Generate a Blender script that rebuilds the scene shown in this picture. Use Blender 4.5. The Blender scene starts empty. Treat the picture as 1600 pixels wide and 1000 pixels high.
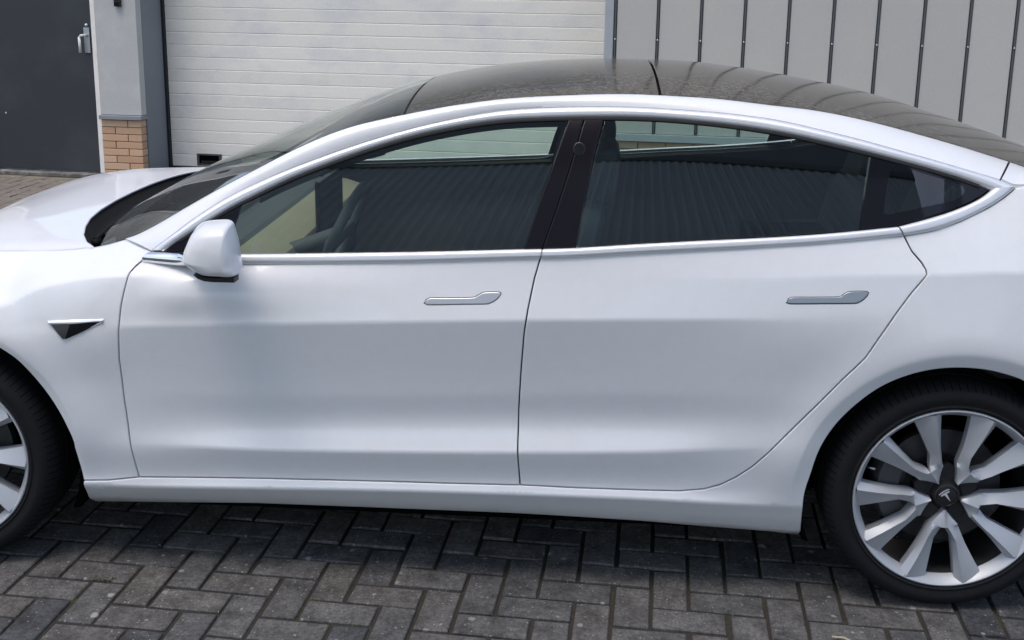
import bpy, bmesh, math, random
import numpy as np
from mathutils import Vector, Matrix, noise as mnoise
from mathutils.geometry import delaunay_2d_cdt
random.seed(7); RNG = np.random.default_rng(7)
S = bpy.context.scene
COL = S.collection

# ---------------------------------------------------------------- camera
cam_d = bpy.data.cameras.new('camera'); cam = bpy.data.objects.new('camera', cam_d); COL.objects.link(cam); S.camera = cam
def cam_matrix(loc, yaw, pitch, roll):
    cy, sy, cp, sp = math.cos(yaw), math.sin(yaw), math.cos(pitch), math.sin(pitch)
    f = Vector((sy*cp, cy*cp, -sp)); r = Vector((cy, -sy, 0)); u = r.cross(f)
    cr, sr = math.cos(roll), math.sin(roll)
    r2 = cr*r + sr*u; u2 = -sr*r + cr*u
    m = Matrix((r2, u2, -f)).transposed().to_4x4(); m.translation = loc
    return m
cam.matrix_world = cam_matrix(Vector((1.85229, -3.84843, 1.72170)), -0.06355, 0.22143, 0.01497)
cam_d.sensor_fit = 'HORIZONTAL'; cam_d.sensor_width = 36.0
cam_d.lens = 36.0*1764.89593/1600
cam_d.shift_x = (800-804.56079)/1600; cam_d.shift_y = (361.42372-500)/1600
cam_d.clip_start = 0.05; cam_d.clip_end = 2000

# ---------------------------------------------------------------- sky, sun, exposure
SUN_EL, SUN_AZ = math.radians(70), math.radians(215)     # azimuth clockwise from +Y
w = bpy.data.worlds.new('World'); S.world = w; w.use_nodes = True
nt = w.node_tree; nt.nodes.clear()
sky = nt.nodes.new('ShaderNodeTexSky'); sky.sky_type = 'NISHITA'; sky.sun_disc = False
sky.sun_elevation = SUN_EL; sky.sun_rotation = SUN_AZ; sky.air_density = 1.0; sky.dust_density = 3.0; sky.ozone_density = 1.0
bg = nt.nodes.new('ShaderNodeBackground'); bg.inputs[1].default_value = 0.15
wo = nt.nodes.new('ShaderNodeOutputWorld')
nt.links.new(sky.outputs[0], bg.inputs[0]); nt.links.new(bg.outputs[0], wo.inputs[0])
sd = bpy.data.lights.new('sun', 'SUN'); sun = bpy.data.objects.new('sun', sd); COL.objects.link(sun)
sd.energy = 0.5; sd.angle = math.radians(22); sd.color = (1, .97, .92)
sdir = Vector((math.sin(SUN_AZ)*math.cos(SUN_EL), math.cos(SUN_AZ)*math.cos(SUN_EL), math.sin(SUN_EL)))
sun.rotation_euler = (-sdir).to_track_quat('-Z', 'Y').to_euler(); sun.location = (0, -3, 12)
S.view_settings.view_transform = 'Standard'; S.view_settings.look = 'None'
S.view_settings.exposure = .8; S.view_settings.gamma = 1.0; S.view_settings.use_curve_mapping = False
S.cycles.max_bounces = 10; S.cycles.transparent_max_bounces = 16; S.cycles.transmission_bounces = 8
S.cycles.caustics_reflective = False; S.cycles.caustics_refractive = False

# ---------------------------------------------------------------- car body side surface
# half width of the body as a function of length x (front axle = 0, rear axle = 2.875) and height z, metres
def pchip(xk, yk, x):
    xk = np.asarray(xk, float); yk = np.asarray(yk, float); x = np.asarray(x, float)
    h = np.diff(xk); d = np.diff(yk) / h
    m = np.zeros_like(yk); m[0] = d[0]; m[-1] = d[-1]
    for i in range(1, len(xk) - 1):
        if d[i-1] * d[i] > 0:
            w1 = 2*h[i] + h[i-1]; w2 = h[i] + 2*h[i-1]
            m[i] = (w1 + w2) / (w1 / d[i-1] + w2 / d[i])
    xc = np.clip(x, xk[0], xk[-1])
    i = np.clip(np.searchsorted(xk, xc, side='right') - 1, 0, len(xk) - 2)
    s = (xc - xk[i]) / h[i]
    y = (yk[i]*(1+2*s)*(1-s)**2 + h[i]*m[i]*s*(1-s)**2 + yk[i+1]*s*s*(3-2*s) + h[i]*m[i+1]*s*s*(s-1))
    return y + np.where(x < xk[0], (x-xk[0])*m[0], 0) + np.where(x > xk[-1], (x-xk[-1])*m[-1], 0)

LINES = [
 # (z curve, half-width curve)
 ([(-1,.13),(4,.13)],            [(-1,.76),(4,.76)]),                                                        # 0 underside
 ([(-1,.20),(.4,.196),(.9,.205),(1.3,.209),(1.67,.2105),(2.03,.204),(2.4,.191),(2.5,.187),(4,.22)], [(-1,.845),(4,.845)]),  # 1 sill bottom edge
 ([(-1,.27),(.42,.263),(.93,.278),(1.3,.289),(1.67,.295),(2.03,.297),(2.4,.290),(4,.31)], [(-1,.897),(.4,.897),(.9,.903),(2.1,.903),(2.5,.893),(4,.885)]),  # 2 sill crease
 ([(-1,.31),(.42,.290),(.93,.304),(1.3,.313),(1.67,.318),(2.03,.321),(2.4,.327),(4,.36)], [(-1,.893),(.4,.893),(.9,.892),(2.1,.892),(2.5,.897),(4,.893)]),  # 3 door bottom gap
 ([(-1,.32),(-.6,.37),(-.3,.395),(.4,.398),(.66,.401),(.94,.404),(1.3,.413),(1.67,.427),(2.02,.444),(2.37,.468),(4,.50)], [(-1,.903),(.42,.902),(.7,.908),(1.0,.914),(2.0,.914),(2.4,.909),(2.6,.909),(4,.900)]),  # 4 lower crease
 ([(-1,.34),(-.6,.42),(-.3,.44),(.45,.44),(.65,.443),(.93,.453),(1.3,.472),(1.66,.489),(2.02,.505),(2.3,.53),(4,.56)], [(-1,.906),(.42,.904),(.65,.900),(.93,.894),(1.3,.891),(1.7,.890),(2.05,.894),(2.35,.905),(2.6,.912),(4,.905)]),  # 5 ledge top
 ([(-1,.37),(-.6,.51),(-.3,.565),(.45,.57),(.93,.57),(1.3,.585),(2.02,.62),(4,.66)], [(-1,.908),(.42,.906),(.65,.903),(.93,.899),(1.3,.898),(1.7,.898),(2.05,.903),(2.4,.913),(2.6,.918),(4,.910)]),  # 6 mid panel
 ([(-1,.40),(-.6,.595),(-.4,.67),(-.2,.708),(.2,.722),(.46,.741),(.57,.754),(.955,.777),(1.31,.797),(1.66,.814),(2.0,.828),(2.35,.839),(2.7,.843),(4,.84)], [(-1,.900),(.2,.908),(.46,.915),(.95,.920),(1.7,.922),(2.2,.922),(2.7,.924),(3.1,.918),(4,.90)]),  # 7 shoulder crease
 ([(-1,.42),(-.6,.665),(-.4,.745),(-.2,.776),(0,.785),(.22,.797),(.31,.843),(.41,.872),(.5,.888),(.6,.897),(.774,.903),(1.3,.903),(1.83,.924),(2.0,.931),(2.34,.944),(2.51,.957),(2.76,.970),(3.0,.982),(4,.96)], [(-1,.872),(.0,.882),(.22,.886),(.31,.879),(.41,.873),(.5,.878),(.6,.882),(.8,.884),(1.3,.886),(1.83,.888),(2.1,.894),(2.4,.900),(2.76,.900),(3.0,.893),(4,.84)]),  # 8 haunch crease
 ([(-1,.45),(-.75,.63),(-.6,.735),(-.4,.83),(-.2,.888),(0,.914),(.144,.921),(.24,.925),(.34,.931),(.43,.942),(.48,.956),(.52,.9655),(.55,.9635),(.585,.9585),(.62,.9525),(.66,.937),(.70,.929),(.757,.9265),(.945,.935),(1.3,.950),(1.656,.972),(2.0,.998),(2.34,1.026),(2.51,1.041),(2.7,1.062),(2.774,1.075),(2.849,1.102),(2.926,1.139),(2.974,1.168),(3.03,1.198),(3.12,1.19),(3.4,1.12),(3.8,1.03),(4,.98)],
  [(-1,.66),(-.6,.70),(0,.745),(.15,.75),(.3,.752),(.43,.745),(.48,.740),(.52,.744),(.55,.765),(.585,.790),(.62,.815),(.66,.838),(.7,.848),(.95,.857),(1.3,.866),(1.7,.870),(2.0,.869),(2.35,.865),(2.7,.848),(2.85,.820),(3.0,.772),(3.12,.755),(3.4,.72),(4,.60)]),  # 9 belt
]
def sstep(a, b, x):
    t = np.clip((x - a) / (b - a), 0, 1); return t*t*(3-2*t)
def line_z(k, x): L = LINES[k][0]; return pchip([q[0] for q in L], [q[1] for q in L], x)
def line_w(k, x): L = LINES[k][1]; return pchip([q[0] for q in L], [q[1] for q in L], x)
def taper(x):
    return 1 - .16*np.clip((-x - .30)/.56, 0, 2)**2.2 - .10*np.clip((x - 3.15)/.70, 0, 2)**2
_gx = np.linspace(.70, 2.72, 60)
_gz = np.polyfit(_gx, line_z(9, _gx), 3); _gw = np.polyfit(_gx, line_w(9, _gx), 3)
def glass_w(x, z):      # tumblehome above the belt line, a smooth sheet between the pillars
    b = sstep(.60, .72, x)*sstep(2.86, 2.66, x)
    zb = line_z(9, x)*(1-b) + np.polyval(_gz, np.clip(x, .5, 3.0))*b
    wb = line_w(9, x)*(1-b) + np.polyval(_gw, np.clip(x, .5, 3.0))*b
    dz = z - zb
    dz = np.where(b > 0, np.maximum(dz, -.03), np.maximum(dz, 0))
    a = .45 + .10*sstep(1.9, 3.1, x)
    return wb - a*dz - .36*dz*dz
def _w(x, z):
    n = len(LINES)
    Z = np.array([line_z(k, x) for k in range(n)]); Wd = np.array([line_w(k, x) for k in range(n)])
    for k in range(1, n): Z[k] = np.maximum(Z[k], Z[k-1] + .004)
    h = np.diff(Z, axis=0); d = np.diff(Wd, axis=0) / h
    cr = [None]*n
    cr[1] = 1 + 0*x
    cr[2] = 1 + 0*x
    cr[3] = .6 + 0*x
    cr[4] = sstep(.50, .85, x)*sstep(2.6, 2.2, x)
    cr[7] = (.15 + .85*sstep(.50, .62, x))*sstep(2.6, 2.15, x)
    cr[8] = np.maximum(sstep(1.7, 2.1, x), .75*sstep(.75, .55, x))
    mlo = np.zeros_like(Z); mhi = np.zeros_like(Z)
    for k in range(n):
        if k == 0: mlo[k] = mhi[k] = d[0]
        elif k == n-1:
            mlo[k] = mhi[k] = d[-1]*(1 + .5*sstep(.6, .3, x))
        else:
            c = (d[k-1]*h[k] + d[k]*h[k-1])/(h[k] + h[k-1])
            if cr[k] is None: mlo[k] = mhi[k] = c
            else:
                mlo[k] = c + (d[k-1]-c)*cr[k]; mhi[k] = c + (d[k]-c)*cr[k]
    w = np.where(z < Z[0], Wd[0], 0.)
    for k in range(n-1):
        s = (z - Z[k])/h[k]; m = (z >= Z[k]) & (z < Z[k+1])
        y = Wd[k]*(1+2*s)*(1-s)**2 + h[k]*mhi[k]*s*(1-s)**2 + Wd[k+1]*s*s*(3-2*s) + h[k]*mlo[k+1]*s*s*(s-1)
        w = np.where(m, y, w)
    w = np.where(z >= Z[-1], glass_w(x, z), w)
    for xc in (0., 2.875):                      # flared lip round each wheel arch
        r = np.hypot(x - xc, z - .333)
        A = .013*sstep(.25, .45, z)
        w = w + np.where(r >= .43, A*np.exp(-((r-.43)/.075)**2), A*(1 - 1.15*np.clip((.43-r)/.05, 0, 1.3)))*(r < .75)
    return w
def W(x, z):
    x = np.asarray(x, float); z = np.asarray(z, float)
    x, z = np.broadcast_arrays(x, z)
    s = 0
    for dz, g in ((-.007,.15),(-.0035,.2),(0,.3),(.0035,.2),(.007,.15)): s = s + g*_w(x, z+dz)
    return s*taper(x)
def GW(x, z):
    x = np.asarray(x, float); z = np.asarray(z, float)
    x, z = np.broadcast_arrays(x, z)
    return np.where(z >= line_z(9, x), glass_w(x, z), W(x, z))*1.0
# upper shell (windscreen, roof, rear glass) as a height field over x, y
RAIL = dict(
 x=[.30,.407,.45,.481,.534,.591,.649,.705,.761,.818,.892,.986,1.079,1.171,1.263,1.33,1.402,1.495,1.632,1.815,1.952,2.088,2.224,2.361,2.497,2.635,2.774,2.914,3.054,3.2,3.5],
 w=[.745,.738,.738,.738,.742,.745,.745,.742,.738,.732,.720,.704,.688,.672,.658,.649,.641,.632,.622,.613,.610,.609,.609,.609,.609,.606,.600,.590,.575,.56,.52])
DATA = {
 'door_front_edge': [(0.631,0.9512),(0.6168,0.9346),(0.5963,0.9151),(0.5864,0.9016),(0.5815,0.8769),(0.5729,0.8338),(0.5685,0.8091),(0.5624,0.7468),(0.5563,0.6565),(0.5599,0.5333),(0.5687,0.4126),(0.5788,0.3255),(0.5843,0.2932)],
 'door_front_bottom': [(0.5843,0.2932),(0.7414,0.2989),(0.9293,0.3048),(1.1158,0.3089),(1.3009,0.3125),(1.4845,0.3151),(1.6667,0.3185),(1.6894,0.3195)],
 'door_mid': [(1.7378,1.0006),(1.7327,0.976),(1.7187,0.9239),(1.7041,0.8452),(1.6951,0.7786),(1.6874,0.6633),(1.6821,0.545),(1.6817,0.4518),(1.6837,0.3997),(1.6894,0.3195)],
 'door_rear_bottom': [(1.6894,0.3195),(1.8477,0.3183),(2.0273,0.3198),(2.138,0.322),(2.2052,0.3309),(2.2486,0.3463),(2.2908,0.3731),(2.3319,0.4083),(2.3718,0.454),(2.4351,0.5327),(2.4966,0.6108),(2.5514,0.6806),(2.6063,0.7448),(2.6406,0.804),(2.6789,0.8666),(2.7184,0.9234),(2.7471,0.9583),(2.756,0.9716),(2.7542,0.9837),(2.7438,1.0002),(2.7205,1.0264),(2.7015,1.0641)],
 'belt_mid_front': [(0.6314,0.9497),(0.7287,0.9384),(0.9406,0.9448),(1.302,0.9627),(1.6554,0.9839),(1.7357,0.9884)],
 'belt_mid_rear': [(1.7357,0.9884),(1.8294,0.995),(2.0018,1.0105),(2.1729,1.0249),(2.3428,1.0366),(2.512,1.0526),(2.691,1.0749)],
 'fender_bottom': [(0.5843,0.2932),(0.495,0.2804),(0.4187,0.2762)],
 'fender_arch': [(0.4187,0.2762),(0.4127,0.3184),(0.4041,0.3813),(0.4004,0.4122),(0.374,0.4799),(0.341,0.5405),(0.3002,0.5994),(0.2603,0.6475),(0.2168,0.6783)],
 'fender_top': [(0.4247,0.9385),(0.4678,0.9486),(0.5006,0.9568),(0.5101,0.9532),(0.5223,0.9488),(0.5361,0.9462),(0.5528,0.946),(0.6308,0.952)],
 'sill_bottom': [(2.495,0.1572),(2.4023,0.1761),(2.2191,0.1833),(2.0345,0.1963),(1.6645,0.2028),(1.2893,0.2005),(0.9092,0.1984),(0.5133,0.1746),(0.4096,0.1651),(0.4051,0.1921),(0.4124,0.2303),(0.4187,0.2762)],
 'rear_arch': [(3.0288,0.6903),(3.0005,0.7022),(2.925,0.7197),(2.8378,0.7222),(2.7588,0.7085),(2.6816,0.6758),(2.6189,0.6282),(2.5575,0.5572),(2.516,0.4793),(2.4955,0.396),(2.4821,0.3074),(2.495,0.1572)],
 'quarter_top': [(2.7015,1.0647),(2.7726,1.0763),(2.8506,1.1011),(2.9304,1.1368),(2.9781,1.1649)],
 'handle_front': [(1.4235,0.8541),(1.4319,0.8626),(1.4846,0.8651),(1.5504,0.8684),(1.5616,0.8721),(1.5719,0.8782),(1.5848,0.8833),(1.6241,0.8847),(1.6278,0.8794),(1.6212,0.8701),(1.6119,0.8623),(1.6007,0.857),(1.5886,0.8538),(1.5204,0.8506),(1.4283,0.8465)],
 'handle_rear': [(2.3963,0.8898),(2.4043,0.9),(2.4612,0.9028),(2.5279,0.9062),(2.5377,0.9107),(2.5476,0.9173),(2.5608,0.9214),(2.6015,0.9228),(2.6042,0.9154),(2.5978,0.9069),(2.5897,0.8992),(2.5799,0.8939),(2.5683,0.891),(2.4951,0.8879),(2.4015,0.8841)],
 'side_marker': [(0.3556,0.761),(0.4231,0.7675),(0.5203,0.7737),(0.5165,0.7638),(0.4605,0.739),(0.4132,0.7151),(0.4002,0.7137),(0.3822,0.7339)],
 'chrome_out': [(0.6309,-0.823,0.9521),(0.658,-0.8231,0.9734),(0.6828,-0.8178,0.9914),(0.7184,-0.8051,1.0202),(0.7438,-0.7963,1.0393),(0.7951,-0.7797,1.0743),(0.847,-0.7648,1.1051),(0.917,-0.7478,1.1399),(1.0052,-0.7287,1.1785),(1.094,-0.7116,1.2129),(1.1833,-0.6954,1.2449),(1.2729,-0.6808,1.2738),(1.363,-0.6681,1.2995),(1.4534,-0.6578,1.3214),(1.5441,-0.6498,1.3398),(1.635,-0.6452,1.3532),(1.7712,-0.6453,1.3633),(1.9068,-0.6492,1.3678),(1.9965,-0.6526,1.3684),(2.0859,-0.6572,1.3655),(2.2191,-0.6636,1.3593),(2.3511,-0.6727,1.3473),(2.4382,-0.6828,1.3327),(2.5245,-0.6948,1.3149),(2.6101,-0.7071,1.2965),(2.6947,-0.7207,1.2758),(2.7795,-0.7313,1.2548),(2.8633,-0.7433,1.2333),(2.9667,-0.7569,1.2058),(3.0057,-0.7711,1.1892)],
 'chrome_in': [(0.6714,-0.8337,0.9559),(0.6911,-0.8284,0.971),(0.7135,-0.8218,0.9868),(0.748,-0.8123,1.0088),(0.7995,-0.7969,1.0429),(0.8511,-0.7818,1.0754),(0.921,-0.7651,1.1109),(1.0086,-0.7442,1.1536),(1.0971,-0.7265,1.1897),(1.1859,-0.7098,1.2232),(1.2752,-0.6947,1.2534),(1.365,-0.6821,1.2795),(1.4553,-0.6726,1.3004),(1.5458,-0.666,1.3172),(1.6365,-0.6627,1.3289),(1.7724,-0.6639,1.3376),(1.9073,-0.6671,1.3428),(1.9968,-0.6701,1.3437),(2.0858,-0.6743,1.3414),(2.2185,-0.6823,1.3329),(2.3499,-0.6928,1.3186),(2.4367,-0.7021,1.305),(2.5228,-0.7133,1.2882),(2.6081,-0.7247,1.2707),(2.6927,-0.7369,1.2517),(2.7773,-0.7466,1.2316),(2.861,-0.7582,1.2094),(2.9112,-0.7655,1.1927),(2.9427,-0.771,1.1805)],
 'belt_top_f': [(0.7287,-0.8437,0.9509),(0.8119,-0.8459,0.954),(0.9404,-0.8495,0.9589),(1.3017,-0.8574,0.9769),(1.4794,-0.8606,0.9864),(1.6551,-0.8627,0.9969),(1.7353,-0.8636,1.0014)],
 'belt_bot_f': [(0.7287,-0.8574,0.9257),(0.815,-0.8588,0.9286),(0.9433,-0.8624,0.9338),(1.3036,-0.8696,0.9506),(1.4808,-0.872,0.9613),(1.6562,-0.8734,0.9731),(1.7328,-0.8739,0.9778)],
 'belt_top_r': [(1.7406,-0.8637,1.0015),(1.8291,-0.8643,1.0071),(2.0014,-0.8622,1.0229),(2.1724,-0.8598,1.0369),(2.3424,-0.8566,1.0496),(2.5116,-0.8507,1.0652),(2.6838,-0.8408,1.0857)],
 'belt_bot_r': [(1.738,-0.874,0.9775),(1.8298,-0.8742,0.9836),(2.0018,-0.8727,0.9993),(2.1726,-0.871,1.013),(2.3421,-0.868,1.0269),(2.5108,-0.8626,1.0425),(2.6963,-0.8514,1.0648)],
 'quarter_trim_in': [(2.688,-0.8403,1.0866),(2.7523,-0.8296,1.1031),(2.8309,-0.8118,1.1258),(2.8906,-0.7959,1.1496),(2.9194,-0.7854,1.1642),(2.9414,-0.7747,1.1812)],
 'quarter_trim_out': [(2.7004,-0.8513,1.0656),(2.7714,-0.8416,1.0771),(2.8494,-0.8245,1.1018),(2.9292,-0.7998,1.1375),(2.9769,-0.7837,1.1663),(3.0044,-0.7745,1.1898)],
 'front_glass_bottom': [(0.6838,0.9549),(0.8106,0.9531),(0.9393,0.958),(1.3011,0.9757),(1.6548,0.996),(1.6863,0.9979)],
 'front_glass_rear': [(1.6863,0.9979),(1.7154,1.095),(1.7547,1.2067),(1.7977,1.3382)],
 'pillar': [(1.6863,0.9979),(1.7154,1.095),(1.7547,1.2067),(1.7977,1.3382),(1.8984,1.3426),(1.8708,1.2396),(1.8481,1.1187),(1.8291,1.0054)],
 'pillar_mid': [(1.7369,1.0005),(1.7699,1.0968),(1.8045,1.205),(1.8427,1.3411)],
 'rear_glass': [(1.8325,1.0063),(1.8516,1.1189),(1.8744,1.238),(1.902,1.3427)],
 'rear_glass_rear': [(2.6251,1.2679),(2.6058,1.1845),(2.5833,1.072)],
 'quarter_clear': [(2.6512,1.1178),(2.661,1.17),(2.6746,1.2179),(2.684,1.2292),(2.7099,1.2314),(2.7758,1.2149),(2.8578,1.1927),(2.8707,1.1834),(2.8714,1.1724),(2.8567,1.1594),(2.8339,1.1495),(2.752,1.1326),(2.6832,1.1178),(2.6594,1.1133)],
 'camera_dot': [(1.8293,1.258)],
 'sail_edge': [(0.8833,1.0864),(0.8675,1.0213),(0.851,0.9563)],
 'rail_top': [(0.4177,-0.738,0.9365),(0.4623,-0.738,0.9464),(0.4947,-0.739,0.9534),(0.5518,-0.7429,0.9741),(0.6111,-0.745,1.0048),(0.6691,-0.7439,1.0392),(0.7258,-0.7405,1.0729),(0.7818,-0.7358,1.1053),(0.8368,-0.7289,1.1353),(0.9092,-0.7171,1.1741),(0.9993,-0.7017,1.222),(1.0892,-0.6862,1.2643),(1.179,-0.6708,1.2974),(1.2691,-0.6572,1.3198),(1.3343,-0.6485,1.334),(1.4052,-0.6407,1.3485),(1.4962,-0.6319,1.3651),(1.6329,-0.622,1.3835),(1.8153,-0.613,1.3956),(1.9516,-0.61,1.4009),(2.0877,-0.609,1.3983),(2.2233,-0.609,1.3921),(2.3587,-0.609,1.3788),(2.4936,-0.609,1.3655),(2.6297,-0.6061,1.341),(2.7673,-0.6003,1.308),(2.9069,-0.5905,1.2707),(3.0497,-0.5755,1.2288),(3.0976,-0.5705,1.2135)],
 'roof_center': [(0.4481,1.016),(0.5152,1.0526),(0.6125,1.0997),(0.7137,1.1471),(0.8093,1.1926),(0.9042,1.2355),(1.0119,1.2772),(1.1097,1.3151),(1.2293,1.3542),(1.2853,1.3698),(1.419,1.3989),(1.5849,1.4263),(1.7497,1.4415),(1.9136,1.449),(2.1311,1.4489),(2.348,1.4315),(2.4564,1.4164),(2.619,1.3906),(2.8359,1.3465),(2.9998,1.298),(3.164,1.2474),(3.3292,1.188)],
 'mirror': [(0.8078,0.9938),(0.8129,1.0147),(0.8218,1.0357),(0.8321,1.0566),(0.8476,1.0742),(0.8675,1.0845),(0.9052,1.0902),(0.9357,1.0904),(0.9429,1.0753),(0.9479,1.0566),(0.953,1.031),(0.9556,0.9932),(0.9568,0.9568),(0.9079,0.9548),(0.8736,0.9559),(0.8516,0.9622),(0.8282,0.9771)],
}
FACY, FAC_Z0, FAC_Z1 = -6.3, 3.7, 9.0
# ---------------------------------------------------------------- materials
def new_mat(name):
    m = bpy.data.materials.new(name); m.use_nodes = True
    nt = m.node_tree
    return m, nt, nt.nodes['Principled BSDF']
def N(nt, typ, **kw):
    n = nt.nodes.new(typ)
    for k, v in kw.items():
        if k.startswith('i_'): n.inputs[k[2:].replace('_', ' ')].default_value = v
        else: setattr(n, k, v)
    return n
def mat(name, col, rough=.5, metal=0., coat=0., spec=.5, ior=None, var=0., vscale=6., bump=0., bscale=200., rvar=0.):
    m, nt, b = new_mat(name)
    b.inputs['Base Color'].default_value = (*col, 1); b.inputs['Roughness'].default_value = rough
    b.inputs['Metallic'].default_value = metal; b.inputs['Coat Weight'].default_value = coat
    b.inputs['Coat Roughness'].default_value = .03
    b.inputs['Specular IOR Level'].default_value = spec
    if ior: b.inputs['IOR'].default_value = ior
    g = N(nt, 'ShaderNodeNewGeometry')
    if var or rvar:
        no = N(nt, 'ShaderNodeTexNoise', i_Scale=vscale, i_Detail=8., i_Roughness=.65); nt.links.new(g.outputs['Position'], no.inputs['Vector'])
        if var:
            mx = N(nt, 'ShaderNodeMix', data_type='RGBA'); mx.inputs[6].default_value = (*[c*(1-var) for c in col], 1); mx.inputs[7].default_value = (*[min(1, c*(1+var)) for c in col], 1)
            nt.links.new(no.outputs['Fac'], mx.inputs[0]); nt.links.new(mx.outputs[2], b.inputs['Base Color'])
        if rvar:
            mr = N(nt, 'ShaderNodeMapRange'); mr.inputs[3].default_value = max(0, rough-rvar); mr.inputs[4].default_value = rough+rvar
            nt.links.new(no.outputs['Fac'], mr.inputs[0]); nt.links.new(mr.outputs[0], b.inputs['Roughness'])
    if bump:
        n2 = N(nt, 'ShaderNodeTexNoise', i_Scale=bscale, i_Detail=6.); nt.links.new(g.outputs['Position'], n2.inputs['Vector'])
        bp = N(nt, 'ShaderNodeBump', i_Strength=bump, i_Distance=.004); nt.links.new(n2.outputs['Fac'], bp.inputs['Height']); nt.links.new(bp.outputs[0], b.inputs['Normal'])
    return m
def glass_mat(name, tint, ior=1.55, rough=.0, dust=0.):
    m = bpy.data.materials.new(name); m.use_nodes = True; nt = m.node_tree; nt.nodes.clear()
    o = N(nt, 'ShaderNodeOutputMaterial'); tr = N(nt, 'ShaderNodeBsdfTransparent'); tr.inputs[0].default_value = (*tint, 1)
    gl = N(nt, 'ShaderNodeBsdfGlossy'); gl.inputs['Roughness'].default_value = rough; gl.inputs[0].default_value = (1, 1, 1, 1)
    lw = N(nt, 'ShaderNodeLayerWeight'); lw.inputs[0].default_value = .5; pw = N(nt, 'ShaderNodeMath', operation='POWER'); pw.inputs[1].default_value = 5.; nt.links.new(lw.outputs['Facing'], pw.inputs[0])
    r0 = ((ior-1)/(ior+1))**2; fr = N(nt, 'ShaderNodeMath', operation='MULTIPLY_ADD'); fr.inputs[1].default_value = 1-r0; fr.inputs[2].default_value = r0; nt.links.new(pw.outputs[0], fr.inputs[0])
    mx = N(nt, 'ShaderNodeMixShader'); nt.links.new(fr.outputs[0], mx.inputs[0]); nt.links.new(tr.outputs[0], mx.inputs[1]); nt.links.new(gl.outputs[0], mx.inputs[2])
    out = mx
    if dust:
        g = N(nt, 'ShaderNodeNewGeometry'); no = N(nt, 'ShaderNodeTexNoise', i_Scale=60., i_Detail=10., i_Roughness=.75); nt.links.new(g.outputs['Position'], no.inputs['Vector'])
        mr = N(nt, 'ShaderNodeMapRange'); mr.inputs[1].default_value = .42; mr.inputs[2].default_value = .75; mr.inputs[3].default_value = dust*.35; mr.inputs[4].default_value = dust
        nt.links.new(no.outputs['Fac'], mr.inputs[0])
        df = N(nt, 'ShaderNodeBsdfDiffuse'); df.inputs[0].default_value = (.36, .35, .32, 1)
        m2 = N(nt, 'ShaderNodeMixShader'); nt.links.new(mr.outputs[0], m2.inputs[0]); nt.links.new(mx.outputs[0], m2.inputs[1]); nt.links.new(df.outputs[0], m2.inputs[2]); out = m2
    nt.links.new(out.outputs[0], o.inputs[0])
    return m

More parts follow.
